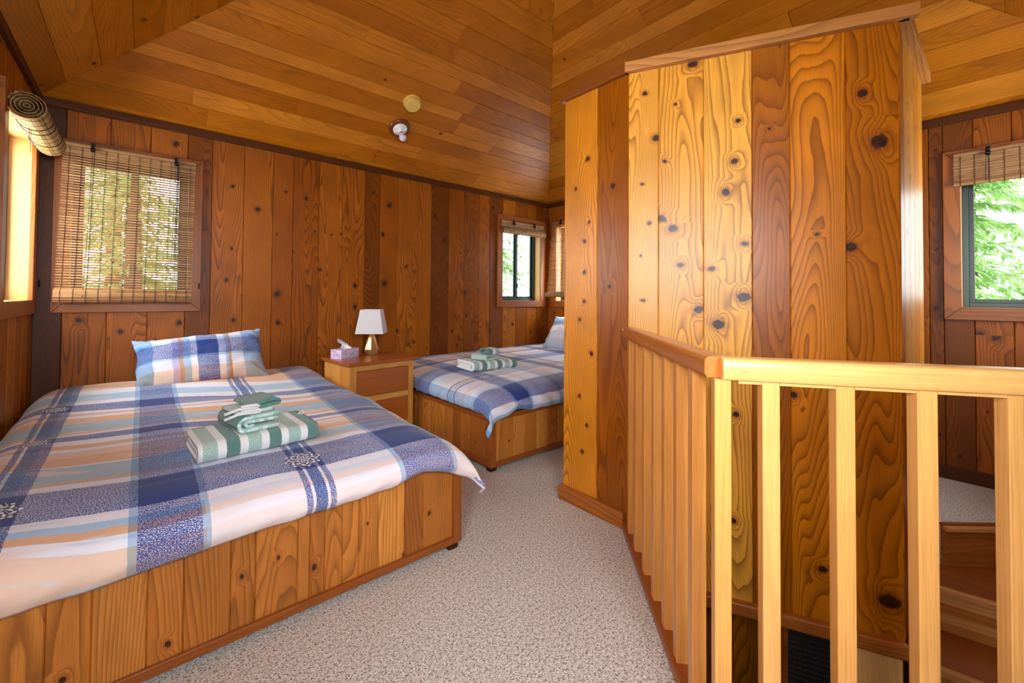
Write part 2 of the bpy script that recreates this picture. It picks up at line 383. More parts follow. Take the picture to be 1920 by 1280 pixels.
# ------------------------------------------------------------------ hipped board ceiling
YM = (Y0 + D) / 2; MS = .577; ZP = HT + MS * (D - YM)
MR = .545; ML = .577
XA, XB = XL + (ZP - HT) / ML, XR - (ZP - HT) / MR        # ends of the short ridge
def ceil_plane(mb, c0, c1, a, b, n_out, courses, knotty=False):
    """c0,c1 eave corners; a,b ridge corners above them; boards run along the eave"""
    c0, c1, a, b = map(Vector, (c0, c1, a, b)); U = (c1 - c0).normalized(); L = (c1 - c0).length
    ua, ub = (a - c0).dot(U), (b - c0).dot(U)
    up = (a - c0) - U * ua; H = up.length; up.normalize(); N = U.cross(up).normalized()
    if N.z > 0: N = -N
    s = 0; k = 0; g = .0025
    while s < H - .01:
        w = courses[k] if k < len(courses) else random.uniform(.115, .15); k += 1
        e = min(H, s + w)
        l0, l1 = ua * s / H, ua * e / H; r0, r1 = L + (ub - L) * s / H, L + (ub - L) * e / H
        js = [l0]; x = l0 + random.uniform(.5, 2.2)
        while x < r0 - .35: js.append(x); x += random.uniform(1.0, 2.6)
        js.append(r0)
        for q, (x0, x1) in enumerate(zip(js, js[1:])):
            t0 = l1 if q == 0 else x0; t1 = r1 if q == len(js) - 2 else x1
            if t1 < t0: t0 = t1 = (t0 + t1) / 2
            tint = random.uniform(.2, .85); seed = random.random(); off = (random.random() * 3, random.random() * 9)
            ks = (random.uniform(x0, x1), random.uniform(s + .03, max(s + .031, e - .03)), random.uniform(.006, .012)) if random.random() < (.9 if knotty else .22) else (0, 99, .01)
            gj = .0015 if q else 0
            def PT(u, ss, d): return c0 + U * u + up * ss - N * d
            def Q(pts):
                mb.quad([PT(*p) for p in pts], [(p[1] - s + off[0], p[0] + off[1]) for p in pts], [((p[0] - ks[0]) / ks[2] * .7, (p[1] - ks[1]) / ks[2], tint, seed) for p in pts])
            Q([(x0 + gj, s + g, 0), (x1 - gj, s + g, 0), (t1 - gj, e - g, 0), (t0 + gj, e - g, 0)])
            Q([(x0 + gj, s, .005), (x1 - gj, s, .005), (x1 - gj, s + g, 0), (x0 + gj, s + g, 0)])
            Q([(t0 + gj, e - g, 0), (t1 - gj, e - g, 0), (t1 - gj, e, .005), (t0 + gj, e, .005)])
        s = e
    # roof deck behind the boards
    mb.quad([c0 - N * .02, c1 - N * .02, b - N * .02, a - N * .02], [(0, 0), (0, L), (H, L), (H, 0)], (9, 9, 0, .3))
m = MB()
cb, cf = (XL, D, HT), (XR, D, HT); fl, fr = (XL, Y0, HT), (XR, Y0, HT); ra, rbb = (XA, YM, ZP), (XB, YM, ZP)
ceil_plane(m, cb, cf, ra, rbb, None, [.05, .155, .145, .14, .10, .14, .09, .14, .13, .105])
ceil_plane(m, cf, fr, rbb, rbb, None, [.045, .195, .15, .17, .14, .155, .15, .155, .11, .125, .10, .145, .10, .145])
ceil_plane(m, fr, fl, rbb, ra, None, [], True)
ceil_plane(m, fl, cb, ra, ra, None, [.15, .19, .17, .15, .13], True)
struct(m.build('ceiling', CEIL))
m = MB()   # outer roof slab keeps the daylight out
for a, b, c, d in ((cb, cf, rbb, ra), (cf, fr, rbb, rbb), (fr, fl, ra, rbb), (fl, cb, ra, ra)):
    def o(p): p = Vector(p); q = Vector((p.x + (p.x - 1.75) * .12, p.y + (p.y - YM) * .12, p.z + .12 if p.z > 3 else p.z - .03)); return q + Vector((0, 0, .03))
    m.quad([o(a), o(b), o(c), o(d)], [(0, 0), (1, 0), (1, 1), (0, 1)], (9, 9, .1, .3))
struct(m.build('roof', DARKT, solid=.05, offset=1))

# trim where walls meet the ceiling
def trim_run(name, p, q, N, w=.022, h=.05, mat=None, z=HT - .025):
    mb = MB(); N = Vector(N); p = Vector(p); q = Vector(q)
    mb.beam(p + N * (w / 2) + Vector((0, 0, z)), q + N * (w / 2) + Vector((0, 0, z)), w, h, tint=random.uniform(.3, .6))
    return struct(mb.build(name, mat or DARKT, bevel=.003))
trim_run('trim_1', (XL, D, 0), (XR, D, 0), (0, -1, 0), mat=DARKT)
trim_run('trim_2', (XR, Y0, 0), (XR, D - .022, 0), (-1, 0, 0), mat=DARKT)
trim_run('trim_3', (XL, Y0, 0), (XL, D - .022, 0), (1, 0, 0), mat=DARKT)
trim_run('trim_4', (XL + .022, Y0, 0), (XR - .022, Y0, 0), (0, 1, 0), mat=DARKT)
trim_run('baseboard_back', (1.0, D, 0), (XR, D, 0), (0, -1, 0), .015, .08, DARKT, .04)
trim_run('baseboard_right', (XR, Y0 + .02, 0), (XR, D - .02, 0), (-1, 0, 0), .015, .085, DARKT, .0425)
trim_run('baseboard_left', (XL, Y0 + .02, 0), (XL, D - .02, 0), (1, 0, 0), .015, .085, DARKT, .0425)
trim_run('baseboard_front', (XL + .02, Y0, 0), (1.7, Y0, 0), (0, 1, 0), .015, .085, DARKT, .0425)

# ------------------------------------------------------------------ floor and stairwell
A = Vector((1.868, 1.182, 0)); B = Vector((1.092, .442, 0)); d1 = (A - B); L1 = d1.length; d1.normalize()
d2 = Vector((.583, -.812, 0)); B2 = B + d2 * 1.14
T1 = Vector((2.338, .252, 0)); T2 = Vector((3.09, .252, 0)); TA = Vector((1.87, 1.186, 0)); TL = Vector((1.87, 1.60, 0)); TB = Vector((3.09, 1.60, 0))
L0 = Vector((3.162, .206, 0)); L1p = Vector((3.403, -.001, 0)); L2 = Vector((3.80, -.50, 0))
carpet = NT('carpet_pile', 0.95)
tc = carpet.N('ShaderNodeTexCoord').outputs['Object']
n1 = carpet.noise(tc, 190.0, 2.0, 0.6); n2 = carpet.noise(tc, 90.0, 1.0, 0.5); n3 = carpet.noise(tc, 3.0, 2.0)
f = carpet.math('ADD', carpet.math('MULTIPLY', n1, .7), carpet.math('MULTIPLY', n2, .3))
cc = carpet.ramp(f, [(.36, lin((104, 92, 80))), (.44, lin((178, 168, 156))), (.52, lin((222, 214, 204))), (.64, lin((244, 240, 232)))])
carpet.base(carpet.mix(carpet.math('MULTIPLY', n3, .12), cc, lin((160, 150, 138)))); carpet.bump(n1, .8, .008)
CARPET = carpet.m
m = MB()
# the floor is the room rectangle without the stairwell: built as convex pieces
well = [A, B, B2, L2, L1p, L0, T2 + Vector((0, .03, 0)), T1 + Vector((.02, .03, 0)), TA + Vector((.03, .01, 0))]
def flo(pts):
    m.quad([(p[0], p[1], 0) for p in pts], [(p[0], p[1]) for p in pts], (9, 9, .5, .5))
import bmesh as _b
from mathutils.geometry import tessellate_polygon
outer = [Vector((XL, Y0, 0)), Vector((XR, Y0, 0)), Vector((XR, D, 0)), Vector((XL, D, 0))]
loops = [outer, well]
flat = outer + well
tri = tessellate_polygon(loops)
bmf = bmesh.new(); vs = [bmf.verts.new(p) for p in flat]
for t in tri:
    try: bmf.faces.new([vs[i] for i in t])
    except ValueError: pass
bmesh.ops.recalc_face_normals(bmf, faces=bmf.faces)
for fc in bmf.faces:
    if fc.normal.z < 0: fc.normal_flip()
me = bpy.data.meshes.new('floor'); bmf.to_mesh(me); bmf.free(); me.materials.append(CARPET)
fo = bpy.data.objects.new('floor', me); COL.objects.link(fo); struct(fo)
sd = fo.modifiers.new('thickness', 'SOLIDIFY'); sd.thickness = .2; sd.offset = -1

# fascia boards that line the stairwell edge
m = MB()
for p, q in ((A, B), (B, B2), (B2, L2), (L2, L1p), (L1p, L0)):
    m.beam(p + Vector((0, 0, -.11)), q + Vector((0, 0, -.11)), .02, .24)
struct(m.build('trim_5', TRIM, bevel=.003))
# light nosing along the landing edge
m = MB()
for p, q in ((L2, L1p), (L1p, L0)):
    dd = (q - p).normalized(); nn = Vector((-dd.y, dd.x, 0))
    if nn.dot(Vector((-1, -.5, 0))) < 0: nn = -nn
    m.beam(p + nn * .008 + Vector((0, 0, -.012)), q + nn * .008 + Vector((0, 0, -.012)), .05, .022, tint=.8)
struct(m.build('trim_6', STEP, bevel=.004))

# closet tower beside the stairwell
ZT = 2.27; ZB = -.207; ang = math.radians(26.75); TU = Vector((math.sin(ang), -math.cos(ang), 0)); TN = Vector((-math.cos(ang), -math.sin(ang), 0))
LT = (T1 - TA).length
tk = [(.169, 1.806, .007), (.128, 1.925, .016), (.078, 2.155, .010), (.153, 1.527, .018), (.205, 1.477, .017), (.464, 1.770, .013), (.428, 1.631, .017), (.503, 1.390, .011), (.500, 1.149, .020), (.315, 1.090, .016), (.398, 1.023, .022), (.066, 1.704, .007), (.371, 1.279, .013), (.10, 1.508, .010), (.980, 1.788, .030), (.928, 1.998, .017), (.886, 1.36, .018), (.468, .619, .012), (.455, .141, .012), (1.0, -.06, .028), (.785, .010, .013), (.686, .729, .014), (.292, 2.255, .016), (.479, 1.954, .009), (.216, 2.077, .007), (.06, 1.35, .007), (.07, 1.13, .008), (.24, 1.30, .012), (.60, 1.9, .006), (.77, 1.42, .006)]
m = MB(); plank_wall(m, TA, TU, TN, [0, .141, .337, .533, .676, .871, LT], ZB, ZT, (), tk, [.85, .75, .95, .1, .5, .28], None, asp=(1.1, 1.9), tilt=.5)
struct(m.build('wall_stair_front', TOWER))
m = MB(); plank_wall(m, TA, (0, 1, 0), (-1, 0, 0), [0, .187, TL.y - TA.y], 0, ZT, (), [(.25, 1.9, .013), (.33, 1.75, .010), (.24, 1.55, .009), (.27, 1.45, .011), (.27, 1.28, .012), (.27, 1.12, .011), (.30, 1.02, .011), (.22, .84, .014), (.25, .45, .01), (.28, .3, .01), (.30, .60, .011), (.09, 1.72, .015), (.11, 1.20, .012)], [.02, .62], None)
struct(m.build('wall_stair_left', TOWER))
m = MB(); plank_wall(m, T1, (1, 0, 0), (0, -1, 0), [0, .10, .26, .42, .58, .752], ZB, ZT, (), [], [.2, .75, .8, .6, .7], .5)
struct(m.build('wall_stair_right', TOWER))
m = MB(); plank_wall(m, TL, (1, 0, 0), (0, 1, 0), rb(0, 1.22), 0, ZT, (), [], None, .5)
plank_wall(m, T2, (0, 1, 0), (1, 0, 0), rb(0, 1.348), 0, ZT, (), [], None, .5)
struct(m.build('wall_stair_back', WALL))
m = MB()   # core of the tower, just behind the boards
core = [TA + Vector((.012, 0, 0)), T1 + Vector((.006, .012, 0)), T2 + Vector((-.012, .012, 0)), TB + Vector((-.012, -.012, 0)), TL + Vector((.012, -.012, 0))]
n = len(core); b0 = len(m.V)
for z in (ZB, ZT - .002):
    for p in core: m.V.append((p.x, p.y, z))
m.face([b0 + i for i in range(n)][::-1]); m.face([b0 + n + i for i in range(n)])
for i in range(n): m.face((b0 + i, b0 + (i + 1) % n, b0 + n + (i + 1) % n, b0 + n + i))
struct(m.build('wall_stair_core', DARKT))
def cap_run(name, p, q, N, z, w, h, mat, bev=.003, t=.5, up=0):
    mb = MB(); N = Vector(N); mb.beam(Vector(p) + N * (w / 2 - .01) + Vector((0, 0, z)), Vector(q) + N * (w / 2 - .01) + Vector((0, 0, z)), w, h, tint=t)
    return struct(mb.build(name, mat, bevel=bev))
cap_run('trim_7', TA - TU * .016, T1 + TU * .055, TN, ZT + .022, .042, .05, CAP, t=.5)
cap_run('trim_8', TA + Vector((0, -.004, 0)), TL + Vector((0, .015, 0)), (-1, 0, 0), ZT + .022, .034, .05, TRIM, t=.25)
cap_run('trim_9', T1 + Vector((-.004, 0, 0)), T2 + Vector((.03, 0, 0)), (0, -1, 0), ZT + .022, .042, .05, CAP, t=.45)
cap_run('trim_10', TA - TU * -.0 + TU * .16, T1 + TU * .01, TN, ZB - .024, .04, .058, TRIM, t=.8, bev=.01)
cap_run('baseboard_stair', TA + Vector((0, .012, 0)), TL + Vector((0, .018, 0)), (-1, 0, 0), .04, .034, .08, TRIM, t=.7)

# stairwell below the floor
m = MB(); LZ = -2.35
Lwall = [(1.45, 1.9), (3.9, 1.9), (3.9, -.56), (.9, -.56), (.9, 1.9)]
def low(p, q, n, tints, z0=LZ, z1=-.2, rk=.8):
    p = Vector((p[0], p[1], 0)); q = Vector((q[0], q[1], 0)); d = (q - p); L = d.length; plank_wall(m, p, d.normalized(), n, rb(0, L), z0, z1, (), [], tints, rk)
low((.95, .9), (.95, -.55), (1, 0, 0), [.3, .5]); low((.95, 1.85), (3.9, 1.85), (0, -1, 0), [.35, .5, .4]); low((3.9, 1.85), (3.9, -.55), (-1, 0, 0), [.3, .5]); low((.95, -.55), (3.9, -.55), (0, 1, 0), [.3, .5]); low((.95, 1.85), (.95, .9), (1, 0, 0), [.4])
struct(m.build('wall_lower', TOWER))
m = MB(); m.box((2.4, .65, LZ - .03), (3.1, 2.5, .06)); struct(m.build('floor_lower', STEP))
# panels under the tower: recessed planks, a post, a dark doorway with a mesh grille, a light board
def TP(s, d=0.0, z=0.0): return TA + TU * s - TN * d + Vector((0, 0, z))
axT = (TU, TN, Vector((0, 0, 1)))
m = MB(); plank_wall(m, TP(-.25, .34), TU, TN, [0, .26, .42, .58, .74, .90, 1.0], LZ, ZB, (), [], [.35, .5, .4, .3, .45], None)
struct(m.build('wall_lower_recess', TOWER))
m = MB(); m.box(TP(.60, .10, -1.25), (.05, .10, 2.05), axT, 2, .15); m.box(TP(.655, .12, -1.25), (.045, .08, 2.05), axT, 2, .35); m.box(TP(.893, .05, -1.25), (.018, .06, 2.05), axT, 2, .2)
struct(m.build('door_1', TRIM, bevel=.004))
m = MB(); m.box(TP(.975, .035, -1.25), (.148, .02, 2.05), axT, 2, .9); struct(m.build('wall_lower_panel', RAIL, bevel=.003))
dk = plain('opening_shade', (20, 15, 14), .9)
m = MB(); m.box(TP(.78, .11, -1.25), (.23, .01, 2.05), axT); o = struct(m.build('shade_panel', dk))  # near-black sheet: the darkness of the opening is put into its colour
gr = plain('grille_wire', (52, 46, 42), .5, Metallic=.6)
m = MB()
for i in range(9): m.tube([TP(.69 + i * .022, .10, -.27), TP(.69 + i * .022, .10, -2.2)], .0011, 5)
for i in range(40): m.tube([TP(.675, .10, -.30 - i * .022), TP(.885, .10, -.30 - i * .022)], .0011, 5)
o = m.build('grille', gr, parent=None); tag(o, 'dark wire grille behind the opening under the tower, seen through the balusters', 'grille')

# winder steps going down from the landing
st = thing('winder_stairs', 'wooden winder steps going down below the carpeted landing', 'stairs', (3.0, 0, -.2))
def poly_slab(name, pts, z1, z0, mat, tint, parent, gdir=(0, 1)):
    mb = MB(); n = len(pts); b = len(mb.V)
    for z in (z0, z1):
        for p in pts: mb.V.append((p[0], p[1], z))
    sd_ = random.random()
    def uvs(idx): return [(mb.V[i][0] * gdir[1] - mb.V[i][1] * gdir[0] + mb.V[i][2], mb.V[i][0] * gdir[0] + mb.V[i][1] * gdir[1]) for i in idx]
    for f in ([b + i for i in range(n)][::-1], [b + n + i for i in range(n)]): mb.face(f, uvs(f), (9, 9, tint, sd_))
    for i in range(n):
        f = (b + i, b + (i + 1) % n, b + n + (i + 1) % n, b + n + i)
        mb.face(f, [(mb.V[k][2], mb.V[k][0] * gdir[0] + mb.V[k][1] * gdir[1]) for k in f], (9, 9, tint, sd_))
    return mb.build(name, mat, parent, bevel=.003)
m = MB()  # first riser under the landing edge, three boards high
for p, q in ((L2, L1p), (L1p, L0)):
    dd = (q - p).normalized(); nn = Vector((-dd.y, dd.x, 0))
    if nn.x > 0: nn = -nn
    for k, (z, t) in enumerate(((-.045, .25), (-.105, .35), (-.168, .3))): m.beam(p + nn * .012 + Vector((0, 0, z)), q + nn * .012 + Vector((0, 0, z)), .02, .062, tint=t)
m.build('riser', STEP, st, bevel=.002)
poly_slab('tread', [(2.90, .245), (2.985, -.10), (3.05, -.42), (3.80, -.50), (3.41, .0), (3.15, .245)], -.20, -.23, STEP, .05, st)
m = MB(); m.beam((2.895, .245, -.215), (2.955, .0, -.215), .03, .034, tint=.85); m.beam((2.955, .0, -.215), (3.04, -.42, -.215), .03, .034, tint=.85)
m.build('nosing', STEP, st, bevel=.006)
m = MB()
for k, t in enumerate((.9, .45, .85, .55)):
    for p, q in (((2.905, .245), (2.965, .0)), ((2.965, .0), (3.05, -.42))):
        m.beam((*p, -.252 - k * .042), (*q, -.252 - k * .042), .02, .041, tint=t)
m.build('riser', STEP, st, bevel=.0015)
poly_slab('tread', [(2.60, .245), (2.66, .0), (2.72, -.42), (3.06, -.42), (2.975, 0), (2.92, .245)], -.40, -.43, STEP, .1, st)
m = MB(); m.beam((2.60, .245, -.415), (2.665, -.05, -.415), .03, .034, tint=.9); m.beam((2.665, -.05, -.415), (2.72, -.42, -.415), .03, .034, tint=.9)
m.build('nosing', STEP, st, bevel=.006)
m = MB()
for k, t in enumerate((.6, .8, .5, .7)): m.beam((2.62, .245, -.452 - k * .042), (2.735, -.42, -.452 - k * .042), .02, .041, tint=t)
m.build('riser', STEP, st, bevel=.0015)
poly_slab('tread', [(2.30, .2), (2.38, -.42), (2.74, -.42), (2.63, .245)], -.60, -.63, STEP, .2, st)

# ------------------------------------------------------------------ railing
rg = thing('stair_railing', 'blond wooden railing with square balusters round the open stairwell', 'railing', (B.x, B.y, 0))
def rail_profile(mb, p, q, w, h, tint):
    """rounded-top handrail swept from p to q (top height given by p.z)"""
    p = Vector(p); q = Vector(q); d = (q - p).normalized(); side = d.cross(Vector((0, 0, 1))).normalized()
    prof = []
    for k in range(13):
        t = PI * k / 12; cx = math.cos(t); sx = math.sin(t)
        prof.append((w / 2 * (abs(cx) ** .55) * (1 if cx >= 0 else -1), -h * .42 + h * .42 * (sx ** .6)))
    prof += [(-w / 2, -h * .8), (-w / 2 + .006, -h), (w / 2 - .006, -h), (w / 2, -h * .8)]
    b = len(mb.V); n = len(prof); L = (q - p).length; sd_ = random.random()
    for e in (p, q):
        for a, z in prof: mb.V.append(tuple(e + side * a + Vector((0, 0, z))))
    acc = 0
    for i in range(n):
        j = (i + 1) % n; w_ = math.hypot(prof[j][0] - prof[i][0], prof[j][1] - prof[i][1])
        mb.face((b + i, b + j, b + n + j, b + n + i), [(acc, 0), (acc + w_, 0), (acc + w_, L), (acc, L)], (9, 9, tint, sd_)); acc += w_
    mb.face([b + i for i in range(n)][::-1], None, (9, 9, tint, sd_)); mb.face([b + n + i for i in range(n)], None, (9, 9, tint, sd_))
m = MB(); rail_profile(m, B + Vector((0, 0, 1.0)), A + d1 * -.004 + Vector((0, 0, 1.0)), .066, .053, .6)
o = m.build('handrail', RAILD, rg, bevel=.002); o['label'] = 'darker orange handrail running to the tower'
m = MB(); rail_profile(m, B + d2 * .002 + Vector((0, 0, 1.0)), B2 + Vector((0, 0, 1.0)), .066, .053, .85)
o = m.build('handrail', RAIL, rg, bevel=.002); o['label'] = 'pale handrail nearest the camera'
bz0, bz1 = .035, .947
def baluster(c, d, tint):
    mb = MB(); sd_ = Vector((-d.y, d.x, 0)); mb.box(c + Vector((0, 0, (bz0 + bz1) / 2)), (.037, .037, bz1 - bz0), (d, sd_, Vector((0, 0, 1))), 2, tint)
    mb.build('baluster', RAIL, rg, bevel=.003)
for s in (.985, .845, .69, .545, .41, .28, .145): baluster(B + d1 * s, d1, random.uniform(.1, .4))
baluster(B + d2 * .005, d2, .5)
s2 = [.107, .255, .405, .56, .71, .86, 1.01]
for s in s2: baluster(B + d2 * s, d2, random.uniform(.45, .75))
m = MB(); ss = [.02] + s2 + [1.13]
for a, b in zip(ss, ss[1:]): m.beam(B + d2 * (a + .0185) + Vector((0, 0, .9425)), B + d2 * (b - .0185) + Vector((0, 0, .9425)), .034, .009, tint=.8)
ss1 = [.985, .845, .69, .545, .41, .28, .145, .02]
m.build('fillet_strip', RAIL, rg, bevel=.0015)
m = MB(); m.beam(B - d1 * .01 + Vector((0, 0, .018)), A + Vector((0, 0, .018)), .06, .036, tint=.6); m.beam(B + Vector((0, 0, .018)), B2 + Vector((0, 0, .018)), .06, .036, tint=.6)
m.build('base_rail', BEDT, rg, bevel=.004)
m = MB(); sdv = Vector((-.812, -.583, 0))
m.lathe([(.006, 0), (.006, .002), (.004, .003)], B + d2 * .045 + sdv * .032 + Vector((0, 0, .974)), sdv, 16)
m.build('screw_plug', JAMB, rg); m = MB(); m.lathe([(.005, 0), (.005, .002), (.003, .003)], A - d1 * .03 + Vector((-.69, .725, 0)) * .032 + Vector((0, 0, .985)), (-.69, .725, 0), 12)
m.build('screw_plug', JAMB, rg)

# ------------------------------------------------------------------ windows
FR = plain('window_aluminium', (44, 56, 50), .35, Metallic=.4)
g = NT('window_glass'); g.t.nodes.remove(g.p)
tr = g.N('ShaderNodeBsdfTransparent'); gl = g.N('ShaderNodeBsdfGlossy'); gl.inputs['Roughness'].default_value = .02; fz = g.N('ShaderNodeFresnel'); fz.inputs[0].default_value = 1.45
mx = g.N('ShaderNodeMixShader'); g.t.links.new(fz.outputs[0], mx.inputs[0]); g.t.links.new(tr.outputs[0], mx.inputs[1]); g.t.links.new(gl.outputs[0], mx.inputs[2]); g.t.links.new(mx.outputs[0], g.out.inputs[0])
GLASS = g.m
def window(idx, O, U, N, a, b, casing=TRIM, flip=False):
    """casing outer span a..b along U; N points into the room"""
    O = Vector(O); U = Vector(U); N = Vector(N); Z = Vector((0, 0, 1)); ax = (U, N, Z); w = .078
    root = bpy.data.objects.new('window_%d' % idx, None); COL.objects.link(root); root['kind'] = 'structure'
    root.location = O + U * ((a + b) / 2) + Z * 1.56
    def P(u, z, d): return O + U * u + Z * z + N * d
    mb = MB(); t = .022
    # mitred casing boards
    def casb(p0, p1, p2, p3, gr_):
        for dz in (0, 1): pass
        bI = len(mb.V)
        for dd in (0, t):
            for p in (p0, p1, p2, p3): mb.V.append(tuple(P(p[0], p[1], dd)))
        tt = random.uniform(.35, .65); sd_ = random.random(); of = random.random() * 4
        for f in ((3, 2, 1, 0), (4, 5, 6, 7), (0, 1, 5, 4), (1, 2, 6, 5), (2, 3, 7, 6), (3, 0, 4, 7)):
            idx_ = [bI + i for i in f]; pp = [(p0, p1, p2, p3)[i % 4] for i in f]
            mb.face(idx_, [((p[0] if gr_ == 2 else p[1]) + of + (.02 if i > 3 else 0), (p[1] if gr_ == 2 else p[0]) + of) for p, i in zip(pp, f)], (9, 9, tt, sd_))
    casb((a, CB), (b, CB), (b - w, OB), (a + w, OB), 0)
    casb((a + w, OT), (b - w, OT), (b, CT), (a, CT), 0)
    casb((a, CB), (a + w, OB), (a + w, OT), (a, CT), 2)
    casb((b - w, OB), (b, CB), (b, CT), (b - w, OT), 2)
    mb.build('casing', casing, root, bevel=.003)
    oa, ob = a + w, b - w; dep = .14; mb = MB(); jt = .015
    for c, s_, gr_ in (((oa - jt / 2, (OB + OT) / 2), (jt, dep, OT - OB), 2), ((ob + jt / 2, (OB + OT) / 2), (jt, dep, OT - OB), 2), (((oa + ob) / 2, OB - jt / 2), (ob - oa + 2 * jt, dep, jt), 0), (((oa + ob) / 2, OT + jt / 2), (ob - oa + 2 * jt, dep, jt), 0)):
        mb.box(P(c[0], c[1], -dep / 2 + .002), s_, ax, gr_)
    mb.build('jamb', JAMB, root)
    mb = MB(); f = .028; dz = -.11
    def bar(u0, u1, z0, z1, d=.035, dd=dz): mb.box(P((u0 + u1) / 2, (z0 + z1) / 2, dd), (u1 - u0, d, z1 - z0), ax)
    bar(oa, oa + f, OB, OT, .05); bar(ob - f, ob, OB, OT, .05); bar(oa + f, ob - f, OB, OB + f, .05); bar(oa + f, ob - f, OT - f, OT, .05)
    mid = (oa + ob) / 2
    fr_ = mb.build('frame', FR, root, bevel=.002)
    for (u0, u1, dd) in ((oa + f, mid + .02, dz + .012), (mid - .02, ob - f, dz - .012)):
        mb = MB(); sf = .024
        bar(u0, u0 + sf, OB + f, OT - f, .02, dd); bar(u1 - sf, u1, OB + f, OT - f, .02, dd); bar(u0 + sf, u1 - sf, OB + f, OB + f + sf, .02, dd); bar(u0 + sf, u1 - sf, OT - f - sf, OT - f, .02, dd)
        sh = mb.build('sash', FR, root, bevel=.0015)
        mb = MB(); mb.box(P((u0 + u1) / 2, (OB + OT) / 2, dd), (u1 - u0 - 2 * sf, .004, OT - OB - 2 * f - 2 * sf), ax); mb.build('pane', GLASS, sh)
    mb = MB(); lz = 1.28; mb.box(P(mid + .012, lz, dz + .028), (.014, .014, .05), ax); mb.build('latch', FR, root, bevel=.002)
    return root
WALLS = {'back': ((0, D, 0), (1, 0, 0), (0, -1, 0)), 'right': ((XR, 0, 0), (0, 1, 0), (-1, 0, 0)), 'left': ((XL, 0, 0), (0, 1, 0), (1, 0, 0)), 'front': ((0, Y0, 0), (1, 0, 0), (0, 1, 0))}
k = 1
for w_ in ('left', 'back', 'right', 'front'):
    for a, b in WIN[w_]:
        window(k, *WALLS[w_], a, b); k += 1

# ------------------------------------------------------------------ bamboo blinds
def bamboo(name, cols, trans=.35):
    w = NT(name, .6); tc_ = w.N('ShaderNodeTexCoord').outputs['Object']; sx = w.sep(tc_)
    v = w.noise(w.comb(w.math('MULTIPLY', sx[0], 1.5), w.math('MULTIPLY', sx[1], 1.5), w.math('MULTIPLY', sx[2], 240)), 1.0, 2.0)
    v2 = w.noise(w.comb(w.math('MULTIPLY', sx[0], 9), w.math('MULTIPLY', sx[1], 9), w.math('MULTIPLY', sx[2], 60)), 1.0, 3.0)
    c = w.ramp(w.math('ADD', w.math('MULTIPLY', v, .7), w.math('MULTIPLY', v2, .3)), [(.36, lin(cols[0])), (.5, lin(cols[1])), (.66, lin(cols[2]))])
    w.base(c)
    tl = w.N('ShaderNodeBsdfTranslucent'); w.put(tl.inputs[0], c); mx_ = w.N('ShaderNodeMixShader'); mx_.inputs[0].default_value = trans
    w.t.links.new(w.p.outputs[0], mx_.inputs[1]); w.t.links.new(tl.outputs[0], mx_.inputs[2]); w.t.links.new(mx_.outputs[0], w.out.inputs[0])
    return w.m
BAM = bamboo('bamboo_slats', ((128, 84, 48), (180, 132, 84), (206, 164, 112)))
BAML = bamboo('bamboo_pale', ((150, 112, 62), (206, 168, 108), (232, 204, 150)))
CORD = plain('dark_cord', (40, 30, 24), .8); PUL = plain('pulley_metal', (34, 32, 32), .3, Metallic=.8)
GREY = plain('cord_weight', (74, 80, 70), .5)
